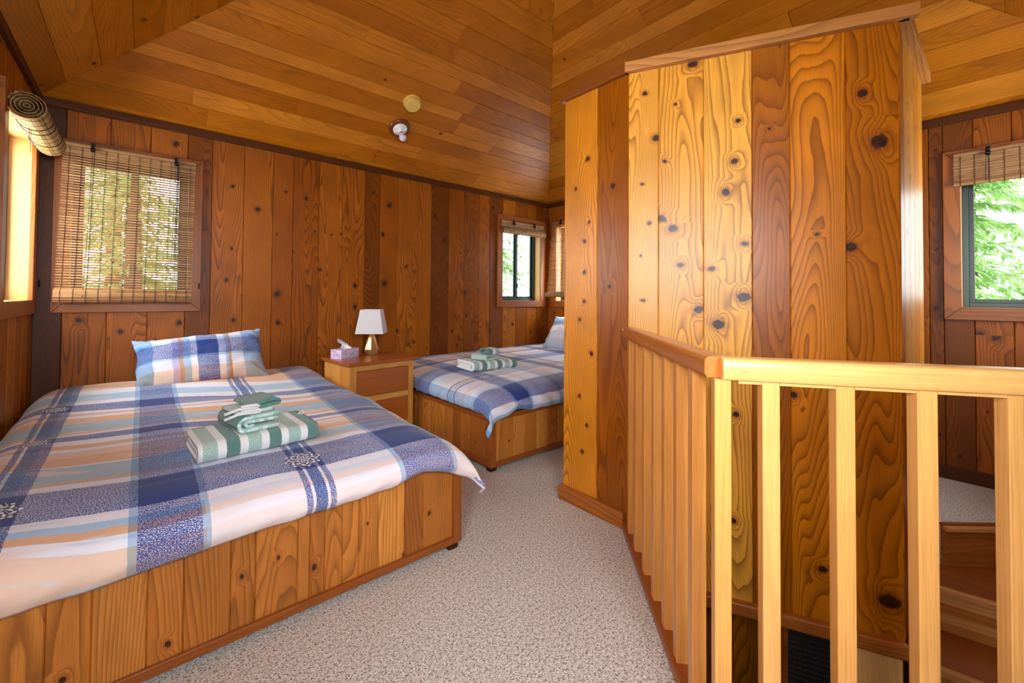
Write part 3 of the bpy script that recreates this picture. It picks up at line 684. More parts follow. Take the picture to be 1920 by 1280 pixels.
def blind(label, O, U, N, u0, u1, ztop, zbot, rolled, nthreads=12, tilt=0.0, mat=None, cords=(.13, .84), rollr=.03, drop=None, group='bamboo blinds on the windows', skew=0.0):
    mat = mat or BAM
    O = Vector(O); U = Vector(U); N = Vector(N); Z = Vector((0, 0, 1)); ax = (U, N, Z); d0 = .034
    root = thing('bamboo_blind', label, 'blind', O + U * ((u0 + u1) / 2) + Z * ztop + N * d0, group)
    def P(u, z, d): return O + U * (u + skew * (ztop - z)) + Z * z + N * d
    def dd(z): return d0 + tilt * (ztop - z)
    mb = MB(); mb.box(P((u0 + u1) / 2, ztop, d0 + .004), (u1 - u0, .014, .02), ax, 0); mb.build('headrail', mat, root, bevel=.002)
    mb = MB(); z = ztop - .018; i = 0
    zr = zbot + 2 * rollr
    while z > zr:
        close = z > ztop - (.05 if not rolled else 9)
        hgt = .0106 if not close else .0148
        mb.box(P((u0 + u1) / 2 + random.uniform(-.0015, .0015), z, dd(z)), (u1 - u0, .0022, hgt), ax, 0); z -= .0163 if not close else .0152; i += 1
    mb.build('slats', mat, root)
    # roll of slats at the bottom
    mb = MB(); zc = zbot + rollr; n = 18
    dc = dd(zc) + rollr * .6
    for r_, cnt in ((rollr, n), (rollr * .72, 13), (rollr * .45, 8)):
        for q in range(cnt):
            t = 2 * PI * q / cnt; c = P((u0 + u1) / 2, zc + math.sin(t) * r_, dc + math.cos(t) * r_ * .75)
            tang = (N * (-math.sin(t)) + Z * math.cos(t)).normalized(); nrm = (N * math.cos(t) + Z * math.sin(t)).normalized()
            wd_ = 2 * PI * r_ / cnt * .93
            mb.box(c, (u1 - u0 - .003 * random.random(), .0022, wd_), (U, nrm, tang), 0)
    mb.build('roll', mat, root)
    for j in range(nthreads):
        mb = MB(); u = lerp(u0 + .03, u1 - .03, j / (nthreads - 1)); pts = []
        z = ztop - .012
        while z > zr + .01:
            pts.append(P(u + .0012 * (1 if int(z * 70) % 2 else -1), z, dd(z) + .0035)); z -= .014
        mb.tube(pts + [P(u, zc + math.sin(t) * (rollr + .003), dc + math.cos(t) * (rollr + .003) * .77) for t in [PI / 2 - PI * q / 10 for q in range(11)]], .0012, 5)
        mb.build('thread', CORD, root)
    for c in cords:
        u = lerp(u0, u1, c); mb = MB()
        mb.box(P(u, ztop + .002, d0 + .016), (.018, .014, .042), ax); mb.lathe([(.010, -.011), (.014, -.008), (.014, .008), (.010, .011)], P(u, ztop - .020, d0 + .022), U, 14)
        mb.lathe([(.004, 0), (.006, .004), (.003, .008)], P(u, ztop + .016, d0 + .012), N, 10)
        mb.build('pulley', PUL, root, bevel=.002)
        mb = MB(); zz = [ztop - .02, lerp(ztop, zbot, .5), zbot + .05, zbot + .0]
        mb.tube([P(u, zz[0], d0 + .026), P(u - .002, zz[1], dd(zz[1]) + .012), P(u - .006, zc + rollr, dd(zr) + rollr), P(u - .006, zc, dc + rollr * .85), P(u - .006, zbot - .003, dc)], .0015, 6)
        mb.tube([P(u + .008, zz[0], d0 + .024), P(u + .009, zc + rollr, dd(zr) + .02), P(u + .008, zc, dc + rollr * .85)], .0013, 6)
        mb.build('cord', CORD, root)
    if drop:
        u, zlist = drop; u = lerp(u0, u1, u)
        for q, zz in enumerate(zlist):
            mb = MB(); mb.tube([P(u + .004 * q, ztop - .02, d0 + .028), P(u - .003 + .006 * q, zz + .02, d0 + .05 + tilt * .3)], .002, 6)
            c = mb.build('pull_cord', CORD, root)
            mb = MB(); mb.lathe([(.004, .016), (.008, .011), (.011, 0), (.010, -.014), (.004, -.020)], P(u - .003 + .006 * q, zz, d0 + .05 + tilt * .3), Z, 12); mb.build('cord_weight', GREY, c, smooth=True)
    return root
blind('lowered bamboo blind filling the window above the near bed', *WALLS['back'], -.385, .285, 2.065, 1.082, False, 12, .05, None, (.2, .83), .042, (.845, [1.45, 1.35, 1.22]), skew=-.02)
blind('small rolled-up bamboo blind on the far window beside the corner', *WALLS['back'], 3.185, 3.885, 2.02, 1.88, True, 11, 0, None, (.26, .75), .036)
blind('lowered bamboo blind half hidden behind the tower, above the far pillow', *WALLS['right'], 2.94, 3.60, 2.075, 1.145, False, 11, .10, BAM, (.2, .78), .03)
blind('raised bamboo blind with layered slats on the window at the right', *WALLS['right'], -.465, .185, 2.065, 1.865, True, 11, .02, BAM, (.22, .78), .012)
# the blind rolled up into a thick roll on the left wall
rt = thing('bamboo_blind', 'thick rolled-up bamboo blind tied with dark cord at the left edge', 'blind', (-.42, 3.2, 2.0), 'bamboo blinds on the windows')
m = MB(); cx, cz = -.42, 2.0; ya, yb = 2.84, 3.52
for r_, cnt in ((.062, 38), (.050, 26), (.037, 20), (.023, 12), (.010, 6)):
    for q in range(cnt):
        t = 2 * PI * q / cnt + r_ * 40
        m.box((cx + math.cos(t) * r_, (ya + yb) / 2 + random.uniform(-.003, .003), cz + math.sin(t) * r_ * .95), (.0025, yb - ya, 2 * PI * r_ / cnt * .9), (Vector((math.cos(t), 0, math.sin(t))), Vector((0, 1, 0)), Vector((-math.sin(t), 0, math.cos(t)))), 1)
m.build('roll', BAML, rt)
m = MB()
for q in range(9):
    y = lerp(ya + .04, yb - .04, q / 8); th_ = .0022 if q in (2, 3, 6) else .001; m = MB()
    m.tube([(cx + math.cos(t) * .0655, y + .008 * math.sin(t), cz + math.sin(t) * .063) for t in [2 * PI * k_ / 20 for k_ in range(21)]], th_, 5)
    m.build('thread', CORD, rt)
for t in (0, .7, 1.4, -.7, -1.4):
    m = MB(); m.tube([(cx + math.cos(t) * .065, ya + .01, cz + math.sin(t) * .0625), (cx + math.cos(t) * .065, yb - .01, cz + math.sin(t) * .0625)], .0008, 4)
    m.build('thread', CORD, rt)
m = MB(); m.box((XL + .034, (ya + yb) / 2 + .04, 2.075), (.016, yb - ya - .1, .02)); m.build('headrail', BAML, rt)
for q, (yy, zz) in enumerate(((2.98, 1.865), (3.02, 1.815))):
    m = MB(); m.tube([(-.43, yy, 1.94), (-.43, yy, zz + .01)], .0013, 6); c_ = m.build('pull_cord', CORD, rt)
    m = MB(); m.lathe([(.003, .014), (.008, .009), (.010, 0), (.009, -.013), (.003, -.018)], (-.43, yy, zz), (0, 0, 1), 12); m.build('cord_weight', GREY, c_, smooth=True)
# little cord cleats on the casings
for lb, p in (('small dark metal cleat on the casing right of the lowered blind', (.318, D - .03, 1.20)), ('small dark metal cleat on the left wall beside the window corner', (XL + .03, 3.66, 1.2))):
    m = MB(); p = Vector(p); m.box(p, (.008, .008, .02)); m.tube([p + Vector((0, -.01, -.022)), p + Vector((0, -.006, 0)), p + Vector((0, -.01, .022))], .003, 8)
    tag(m.build('cord_cleat', PUL), lb, 'hook')
#PART2
# ------------------------------------------------------------------ beds
def bed(label, name_loc, panels, posts, rails, feet, mat_box, ptop=.335):
    root = thing('bed_frame', label, 'bed', name_loc, 'built-in plank beds')
    for O, U, N, bnd, kn in panels:
        mb = MB(); plank_wall(mb, O, U, N, bnd, .045, ptop, (), kn, None, None, groove=.003)
        O_ = Vector(O); U_ = Vector(U); N_ = Vector(N); L = bnd[-1] - bnd[0]
        mb.box(O_ + U_ * (bnd[0] + L / 2) - N_ * .014 + Vector((0, 0, .02 + ptop / 2)), (L, .016, ptop - .045), (U_, N_, Vector((0, 0, 1))), 2)
        mb.build('panel', BEDW, root)
    for p, s_ in posts:
        mb = MB(); mb.box(p, s_, None, 2, .5); mb.build('corner_post', BEDT, root, bevel=.003)
    for p, q, w_, h_ in rails:
        mb = MB(); mb.beam(p, q, w_, h_, tint=.45); mb.build('rail', BEDT, root, bevel=.002)
    for p in feet:
        mb = MB(); mb.box(p, (.05, .05, .034), None, 2, .0); mb.build('foot', DARKT, root, bevel=.004)
    mb = MB(); c, s_ = mat_box; mb.box(c, s_); mb.build('mattress', plain('mattress_ticking', (225, 222, 214), .9), root, bevel=.04, seg=4)
    return root
kb = [(-.14, .12, .008), (.38, .24, .008), (.08, .10, .009), (.50, .16, .012), (.98, .20, .009), (.86, .07, .008), (.70, .25, .006), (-.3, .2, .01), (.27, .22, .009)]
b1 = bed('near plank bed frame with a plaid duvet, under the large blind window', (.33, 2.62, 0),
    [((0, 1.59, 0), (1, 0, 0), (0, -1, 0), [-.48, -.28, -.177, -.088, .03, .116, .239, .31, .442, .483, .535, .60, .665, .742, .861, .95, 1.105], kb),
     ((1.110, 0, 0), (0, 1, 0), (1, 0, 0), rb(1.62, 3.66, .1, .13), [])],
    [((1.122, 1.5985, .225), (.044, .044, .39)), ((1.105, 3.66, .187), (.03, .03, .30))],
    [((-.48, 1.583, .045), (1.10, 1.583, .045), .014, .03), ((1.117, 1.622, .045), (1.117, 3.64, .045), .014, .03), ((1.117, 1.622, .341), (1.117, 3.64, .341), .014, .018)],
    [(1.108, 1.612, .017), (1.105, 3.6, .017), (-.44, 1.612, .017), (-.44, 3.6, .017)], ((.33, 2.64, .42), (1.44, 1.96, .10)), .42)
b2 = bed('far plank bed frame beyond the nightstand, its corner near the walkway', (2.88, 2.9, 0),
    [((0, 2.125, 0), (1, 0, 0), (0, -1, 0), [1.80, 1.872, 1.974, 2.075, 2.197, 2.309, 2.426, 2.536] + [2.65 + .11 * i for i in range(12)], [(1.93, .17, .007)]),
     ((1.772, 0, 0), (0, 1, 0), (-1, 0, 0), [2.15] + [2.15 + .105 * i for i in range(1, 14)] + [3.64], [(2.3, .15, .007)])],
    [((1.782, 2.134, .187), (.044, .044, .314))],
    [((1.80, 2.118, .045), (3.98, 2.118, .045), .014, .03), ((1.80, 2.118, .347), (3.98, 2.118, .347), .014, .03), ((1.765, 2.155, .045), (1.765, 3.62, .045), .014, .03), ((1.765, 2.155, .345), (1.765, 3.62, .345), .018, .026)],
    [(1.795, 2.148, .017), (1.795, 3.6, .017), (3.9, 2.16, .017), (3.9, 3.6, .017)], ((2.9, 2.92, .40), (2.08, 1.42, .10)))
m = MB()
for z in (.12, .26): m = MB(); m.lathe([(.005, 0), (.005, .0015), (.003, .002)], (1.768, 2.112, z), (0, -1, 0), 10); m.build('screw_plug', DARKT, b2)

# ------------------------------------------------------------------ plaid fabric
def plaid(name, hs, vs, med, v1, u1, fade=None, warm=(232, 208, 194)):
    """hs: bands across (by v); vs: bands along (by u). band = (end, colour, navy density)"""
    w = NT(name, .85); w.p.inputs['Sheen Weight'].default_value = .15
    uv = w.sep(w.N('ShaderNodeUVMap').outputs[0]); u, v = uv[0], uv[1]
    jag = w.noise(w.comb(w.math('MULTIPLY', u, 45), w.math('MULTIPLY', v, 45)), 1.0, 2.0)
    jl = w.noise(w.comb(w.math('MULTIPLY', u, 3), w.math('MULTIPLY', v, 3)), 1.0, 1.0)
    vj = w.math('ADD', v, w.math('MULTIPLY', w.math('SUBTRACT', jag, .5), .006)); vj = w.math('ADD', vj, w.math('MULTIPLY', w.math('SUBTRACT', jl, .5), .012))
    uj = w.math('ADD', u, w.math('MULTIPLY', w.math('SUBTRACT', jag, .5), .004))
    def two(x, bands, mx):
        xx = w.math('DIVIDE', x, mx); cs = []; ds = []; p = 0.0
        for e, c, d in bands: cs.append((p, lin(c))); ds.append((p, (d, d, d, 1))); p = min(.9999, e / mx)
        return w.ramp(xx, cs, 'CONSTANT'), w.ramp(xx, ds, 'CONSTANT')
    def dens(bands_list, x, mx):
        return two(x, bands_list, mx)
    # ramps hold 32 stops: long lists are split in two
    def multi(x, bands, mx):
        if len(bands) <= 30: return two(x, bands, mx)
        cut = bands[28][0]
        a = two(x, bands[:29], mx); b_ = two(x, [(cut, bands[28][1], bands[28][2])] + bands[29:], mx)
        f_ = w.math('GREATER_THAN', x, cut)
        return w.mix(f_, a[0], b_[0]), w.mix(f_, a[1], b_[1])
    hc, hd = multi(vj, hs, v1); vc, vd = multi(uj, vs, u1)
    cl = w.noise(w.comb(w.math('MULTIPLY', u, 3.0), w.math('MULTIPLY', v, 26)), 1.0, 3.0, .6)
    cl2 = w.noise(w.comb(w.math('MULTIPLY', u, 5), w.math('MULTIPLY', v, 14), 7.3), 1.0, 2.0, .6)
    hc = w.mix(w.sstep(cl, .55, .72), hc, lin((196, 216, 232))); hc = w.mix(w.math('MULTIPLY', w.sstep(cl2, .56, .74), .75), hc, lin(warm))
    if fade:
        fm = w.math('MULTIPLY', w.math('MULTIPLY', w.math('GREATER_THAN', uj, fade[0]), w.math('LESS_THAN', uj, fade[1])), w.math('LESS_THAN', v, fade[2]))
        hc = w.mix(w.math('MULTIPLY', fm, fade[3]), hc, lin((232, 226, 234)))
    c = w.mix(1.0, hc, vc, 'MULTIPLY')
    dsum = w.math('ADD', hd, vd)
    sp = w.noise(w.comb(w.math('MULTIPLY', u, 290), w.math('MULTIPLY', v, 290)), 1.0, 1.0, .5)
    sp = w.math('ADD', sp, w.math('MULTIPLY', w.math('SUBTRACT', cl2, .5), .12))
    spm = w.sstep(w.math('SUBTRACT', w.math('MULTIPLY_ADD', dsum, .40, .33), sp), -.02, .03)
    solid = w.math('GREATER_THAN', dsum, .95); any_ = w.math('GREATER_THAN', dsum, .05)
    spm = w.math('MULTIPLY', spm, any_)
    navy = w.mix(solid, lin((40, 64, 138)), lin((26, 54, 126)))
    c = w.mix(w.math('MULTIPLY', any_, .55), c, w.mix(1.0, c, lin((206, 220, 250)), 'MULTIPLY'))
    c = w.mix(w.math('MAXIMUM', w.math('MULTIPLY', spm, .94), solid), c, navy)
    # round lace-like medallions where the narrow bands cross
    for (mu, mv, R) in med:
        x = w.math('DIVIDE', w.math('SUBTRACT', u, mu), R); y = w.math('DIVIDE', w.math('SUBTRACT', v, mv), R)
        r = w.math('SQRT', w.math('ADD', w.math('MULTIPLY', x, x), w.math('MULTIPLY', y, y)))
        th_ = w.math('ARCTAN2', y, x)
        s8 = w.math('SINE', w.math('MULTIPLY', th_, 8)); s16 = w.math('SINE', w.math('MULTIPLY', th_, 16))
        edge = w.math('ADD', .9, w.math('MULTIPLY', s16, .09))
        ins = w.math('LESS_THAN', r, edge)
        rings = w.math('SINE', w.math('ADD', w.math('MULTIPLY', r, 17), w.math('MULTIPLY', s8, 2.2)))
        pet = w.math('SINE', w.math('ADD', w.math('MULTIPLY', th_, 16), w.math('MULTIPLY', w.math('SINE', w.math('MULTIPLY', r, 12)), 2.6)))
        pat = w.math('GREATER_THAN', w.math('ADD', w.math('MULTIPLY', rings, .75), w.math('MULTIPLY', pet, .75)), -.05)
        c = w.mix(ins, c, w.mix(pat, lin((232, 236, 248)), lin((34, 48, 92))))
    w.base(c)
    we = w.noise(w.comb(w.math('MULTIPLY', u, 700), w.math('MULTIPLY', v, 700)), 1.0, 1.0); w.bump(we, .12, .0006)
    return w.m
WH = (226, 228, 242); PE = (228, 198, 178); LB = (164, 198, 228); OR = (220, 176, 140); GB = (160, 188, 208); N5 = .55
H1 = [(.09, PE, 0), (.127, (230, 230, 240), 0), (.16, OR, 0), (.19, LB, 0), (.228, WH, 0), (.43, WH, N5), (.48, WH, 0), (.497, GB, 0), (.51, OR, 0), (.655, GB, 0), (.665, WH, 0), (.77, OR, 0), (.84, PE, 0), (.87, WH, 0), (.91, OR, 0),
      (.955, WH, 0), (1.035, WH, .6), (1.06, WH, 0), (1.10, OR, 0), (1.24, GB, 0), (1.34, OR, 0), (1.40, WH, 0), (1.45, OR, 0), (1.50, WH, 0), (1.625, WH, .6), (1.70, WH, 0), (1.84, LB, 0), (1.94, WH, 0), (2.10, OR, 0), (2.6, PE, 0)]
WT = (255, 255, 255); BT = (188, 214, 236)
V1 = [(.175, WT, 0), (.20, WT, N5), (.205, WT, 0), (.225, BT, N5), (.23, WT, 0), (.248, BT, N5), (.253, WT, 0), (.275, WT, N5), (.52, WT, 0), (.54, BT, 0), (.70, WT, N5), (.72, BT, 0), (.99, WT, 0), (1.014, WT, N5), (1.019, WT, 0), (1.037, BT, N5), (1.042, WT, 0), (1.062, BT, N5), (1.067, WT, 0), (1.09, WT, N5), (1.35, WT, 0), (1.37, BT, 0), (1.60, WT, N5), (1.625, BT, 0), (1.785, WT, 0), (1.81, WT, N5), (2.6, WT, 0)]
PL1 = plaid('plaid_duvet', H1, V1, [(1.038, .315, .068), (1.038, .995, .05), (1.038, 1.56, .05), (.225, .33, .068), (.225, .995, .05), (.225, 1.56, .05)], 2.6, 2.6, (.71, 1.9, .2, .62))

def prof(tab):
    """polyline through (a, b) -> function of arc length, plus its total length (smoothed)"""
    P = [Vector((a, b, 0)) for a, b in tab]
    # Catmull-Rom densify
    Q = []
    for i in range(len(P) - 1):
        p0 = P[max(i - 1, 0)]; p1 = P[i]; p2 = P[i + 1]; p3 = P[min(i + 2, len(P) - 1)]
        for k_ in range(12):
            t = k_ / 12; Q.append(.5 * ((2 * p1) + (p2 - p0) * t + (2 * p0 - 5 * p1 + 4 * p2 - p3) * t * t + (3 * p1 - p0 - 3 * p2 + p3) * t ** 3))
    Q.append(P[-1]); L = [0]
    for a, b in zip(Q, Q[1:]): L.append(L[-1] + (b - a).length)
    def f(s):
        s = max(0, min(s, L[-1] - 1e-9)); lo, hi = 0, len(L) - 1
        while hi - lo > 1:
            md = (lo + hi) // 2
            if L[md] <= s: lo = md
            else: hi = md
        t = (s - L[lo]) / max(1e-9, L[hi] - L[lo]); p = Q[lo].lerp(Q[hi], t); return p.x, p.y
    return f, L[-1]
def wr(x, y, z=0.0): return mn.noise(Vector((x, y, z)))
# near duvet: front profile (Y, z) from the hem up to the wall; side profile (X, dz)
fF, LF = prof([(1.545, .352), (1.520, .395), (1.535, .445), (1.60, .485), (1.78, .512), (2.3, .530), (3.0, .552), (3.5, .575), (3.63, .56), (3.665, .51)])
fS, LS = prof([(-.485, -.12), (-.47, -.07), (-.42, -.025), (-.34, -.004), (-.1, 0), (.5, 0), (.92, 0), (1.06, -.022), (1.135, -.065), (1.172, -.125), (1.178, -.19)])
HEM = [(-.5, 0), (-.1, 0), (.3, .02), (.6, .025), (.78, .03), (.92, .055), (1.02, .03), (1.1, 0), (1.2, -.015)]
def duvet1(a, b):
    s = a * LS; t = b * LF
    x, dz = fS(s); y, z = fF(t)
    ztop = .512 if t < .35 else z
    df = max(0.0, (.512 - z)) if t < .4 else 0.0
    df *= 1 - table(x, HEM) / .16 * (1 if t < .35 else 0)
    back = z - .512 if t >= .4 else 0.0
    dr = -dz
    if x > .9: dr *= 1 + .0 * t; x -= .055 * sm(y, 2.5, 2.95) * sm(x, 1.0, 1.17)
    z = .512 + back - math.sqrt(df * df + dr * dr)
    # soft corner that reaches outwards
    cr = sm(df, .02, .15) * sm(dr, .05, .18) if x > .5 else 0
    e_ = math.exp(-(((LS - s) / .12) ** 2 + (t / .12) ** 2)); x += .024 * cr + .012 * e_; y -= .008 * cr + .006 * e_; z -= .02 * e_
    hang = sm(df, .02, .12)
    top = 1 - hang
    amp = .006 * top + .004
    z += amp * wr(x * 2.6, y * 2.2) + .0035 * wr(x * 7 + 3, y * 5, 2) * top
    # long shallow folds over the top, diagonal pull folds along the front edge
    z += .003 * math.sin(y * 21 + 4 * wr(x * .9, y * .7, 5)) * top * sm(y, 1.7, 2.2)
    if hang > 0:
        fold = math.sin(x * 48 - z * 60 + 5 * wr(x * 2, z * 4, 9)); y += -.006 * hang * fold * (.4 + .6 * abs(wr(x * 1.7, 3, 1))) ; z += .004 * hang * wr(x * 9, 1, 4)
        y -= .012 * hang * wr(x * 3.1, 2, 2)
    x = max(x, XL + .012); 
    return (x, min(y, D - .022), z)
def uv1(a, b):
    u, v = a * LS, b * LF
    return (u, v + .20 * sm(v, .45, .85) * sm(u, .6, 1.3) - .40 * max(0, .70 - u) ** 2 * (1 - .4 * sm(v, .8, 1.6)))
m = MB(); m.grid(duvet1, 150, 190, uv1)
dv = m.build('plaid_duvet', PL1, smooth=True, solid=.012, offset=-1)
tag(dv, 'blue and peach plaid duvet with a round navy medallion, on the near bed', 'duvet', 'plaid duvets on the beds')

# far duvet: foot end hangs over the side facing the nightstand (a along X), front edge towards the camera (b along Y)
gA, LA = prof([(1.742, .372), (1.728, .41), (1.742, .455), (1.80, .495), (1.95, .522), (2.3, .545), (2.9, .56), (3.5, .565), (3.96, .565)])
gB, LB_ = prof([(2.098, -.185), (2.082, -.14), (2.10, -.085), (2.17, -.035), (2.34, -.006), (2.7, 0), (3.3, .008), (3.62, .005), (3.67, -.03)])
def duvet2(a, b):
    s = a * LA; t = b * LB_
    x, z = gA(s); y, dz = gB(t)
    zt = .522; df = max(0, zt - z) if s < .35 else 0; back = (z - zt) if s >= .35 else 0
    dr = max(0, -dz)
    if y > 3.5: dr = -dz
    z = zt + back - math.sqrt(df * df + dr * dr) + max(0, dz)
    cr = sm(df, .04, .14) * sm(dr, .05, .17) if y < 2.6 else 0
    e_ = math.exp(-((s / .13) ** 2 + (t / .13) ** 2)); x -= .012 * cr + .02 * e_; y -= .010 * cr + .015 * e_; z -= .035 * e_
    z += .03 * math.exp(-((x - 1.98) / .09) ** 2) * sm(dr, .08, .18)
    if y > 3.05: x = max(x, 1.742 + .02 * sm(y, 3.0, 3.1))
    z += .006 * wr(x * 2.4, y * 2.8, 7) + .003 * wr(x * 8, y * 7, 3)
    hg = sm(dr, .03, .12)
    y -= .007 * hg * math.sin(x * 38 + z * 30 + 4 * wr(x * 2, 0, 3)); z += .012 * hg * wr(x * 2.3, 5, 1)
    hf = sm(df, .03, .12); x -= .004 * hf * math.sin(y * 50 + 4 * wr(y * 2, 1, 3)) * (0 if y > 2.95 else 1)
    return (x, min(y, D - .022), z)
H2 = [(.04, LB, 0), (.10, WH, 0), (.28, WH, N5), (.31, (196, 218, 240), 0), (.39, WH, 0), (.42, (226, 210, 214), 0), (.515, WH, 0), (.535, WT, N5), (.54, WT, 0), (.555, BT, N5), (.56, WT, 0), (.575, BT, N5), (.58, WT, 0), (.60, WT, N5), (.68, WH, 0), (.72, (224, 212, 218), 0), (.86, (206, 222, 240), 0), (1.05, WH, N5), (1.10, LB, 0), (1.18, PE, 0), (1.25, WH, 0), (1.27, WT, N5), (1.275, WT, 0), (1.33, BT, N5), (1.45, PE, 0), (1.6, WH, 0), (2.6, WH, N5)]
V2 = [(.10, BT, 0), (.31, WT, 0), (.335, BT, 0), (.465, WT, N5), (.48, BT, 0), (.55, WT, 0), (.60, (246, 236, 230), 0), (.75, WT, 0), (.80, BT, 0), (.90, (244, 226, 212), 0), (1.02, WT, 0), (1.13, WT, N5), (1.2, WT, 0), (1.3, PE, 0), (1.7, WT, 0), (1.84, WT, N5), (2.6, WT, 0)]
PL2 = plaid('plaid_duvet_far', H2, V2, [(.40, .558, .045), (1.075, .558, .045)], 2.6, 2.6)
m = MB(); m.grid(duvet2, 170, 120, lambda a, b: (a * LA, b * LB_))
dv2 = m.build('plaid_duvet', PL2, smooth=True, solid=.012, offset=-1)
tag(dv2, 'pale blue and peach plaid duvet hanging to a point at the far bed corner', 'duvet', 'plaid duvets on the beds')

# ------------------------------------------------------------------ pillows
def pillow(label, loc, L, Wd, T, rot, mat, seed):
    mb = MB()
    def f(sg):
        def g_(a, b):
            x = 2 * a - 1; y = 2 * b - 1
            ex = 1 - .07 * (1 - abs(y) ** 2.2) * 0 ; px = x * L / 2 * (1 - .055 * (1 - abs(y) ** 3) * abs(x) ** 4); py = y * Wd / 2 * (1 - .075 * (1 - abs(x) ** 3) * abs(y) ** 4)
            th_ = T / 2 * (max(0, 1 - abs(x) ** 2.3) ** .6) * (max(0, 1 - abs(y) ** 2.4) ** .5)
            edge = min(1, th_ / (T * .18))
            z = sg * (th_ + .016 * edge * wr(x * 2.2 + seed, y * 2.0, sg) + .014 * edge * abs(wr(x * 3.4 + y * 1.5, y * 3 - x * 2 + seed, 2 * sg)))
            cw = sm(abs(x), .55, .95) * sm(abs(y), .2, .9); z += sg * .011 * cw * math.sin(x * 26 + y * 20 + seed + 2 * wr(x * 2, y * 2, 8)); py += .012 * wr(x * 1.6 + seed, y * .8, 6); px += .010 * wr(x * .8 + seed, y * 1.9, 11)
            z += .01 * wr(x * 1.5 + seed, y * 1.5, 4)
            return (px, py, z)
        return g_
    for sg in (1, -1):
        mb.grid(f(sg), 44, 30, lambda a, b: (a * L, b * Wd))
    # hem flange
    me = mb.build('pillow', mat, smooth=True, weld=True)
    me.location = loc; me.rotation_euler = rot
    return tag(me, label, 'pillow', 'plaid pillows')
HP = [(.10, PE, 0), (.17, WH, 0), (.185, LB, 0), (.31, WH, N5), (.33, LB, 0), (.42, WH, 0), (.6, PE, 0)]
VP = [(.10, LB, 0), (.20, WT, 0), (.235, (215, 205, 232), 0), (.26, OR, 0), (.30, BT, 0), (.335, WT, 0), (.45, WT, N5), (.49, WT, 0), (.505, BT, 0), (.525, OR, 0), (.60, WT, 0), (.72, BT, 0), (1.0, LB, 0)]
PP = plaid('plaid_pillowcase', HP, VP, [], 1.0, 1.0)
pillow('plaid pillow with a navy square leaning on the back wall, near bed', (.335, 3.47, .70), .74, .40, .17, (math.radians(50), math.radians(-3.5), math.radians(-2)), PP, 1.0)
HP2 = [(.10, (206, 222, 240), 0), (.2, WH, 0), (.27, WT, 0), (.285, WH, N5), (.29, LB, 0), (.31, WH, N5), (.315, WH, 0), (.33, WH, N5), (1.0, LB, 0)]
PP2 = plaid('plaid_pillowcase_far', HP2, [(.08, (220, 232, 244), 0), (.3, WT, 0), (1.0, (226, 236, 246), 0)], [], 1.0, 1.0)
pillow('light blue striped pillow at the far bed head, partly behind the tower', (3.70, 3.03, .725), .68, .43, .19, (math.radians(55), math.radians(3), math.radians(-86)), PP2, 5.0)

# ------------------------------------------------------------------ towels
def terry(name, cols, per, spk=True):
    """cols = [(end, colour, speckle)] repeated every per metres along U"""
    w = NT(name, .95); w.p.inputs['Sheen Weight'].default_value = .4
    uv = w.sep(w.N('ShaderNodeUVMap').outputs[0]); n_ = w.noise(w.comb(w.math('MULTIPLY', uv[0], 450), w.math('MULTIPLY', uv[1], 450)), 1.0, 2.0)
    x = w.math('MODULO', w.math('ADD', uv[0], w.math('MULTIPLY', w.math('SUBTRACT', n_, .5), .004)), per)
    p = 0; cs = []; ds = []
    for e, c, d_ in cols: cs.append((p, lin(c))); ds.append((p, (d_, d_, d_, 1))); p = min(.999, e / per)
    xx = w.math('DIVIDE', x, per); c = w.ramp(xx, cs, 'CONSTANT'); d_ = w.ramp(xx, ds, 'CONSTANT')
    c = w.mix(w.math('MULTIPLY', w.sstep(n_, .40, .60), d_), c, lin((222, 240, 234)))
    w.base(c); w.bump(n_, .9, .004)
    return w.m
TG = (62, 124, 114); TW = (244, 246, 246); TM = (96, 160, 146)
STR = [(.045, TG, .15), (.073, TW, 0), (.120, TM, .95), (.148, TW, 0)]
BATH = terry('striped_terry', STR, .148); PALE = terry('pale_terry', [(.5, (150, 196, 184), .9)], .5); GRN = terry('green_terry', [(.03, TG, .1), (.2, (70, 130, 120), .15)], .2)
WHT = terry('white_terry', [(.5, TW, 0)], .5)
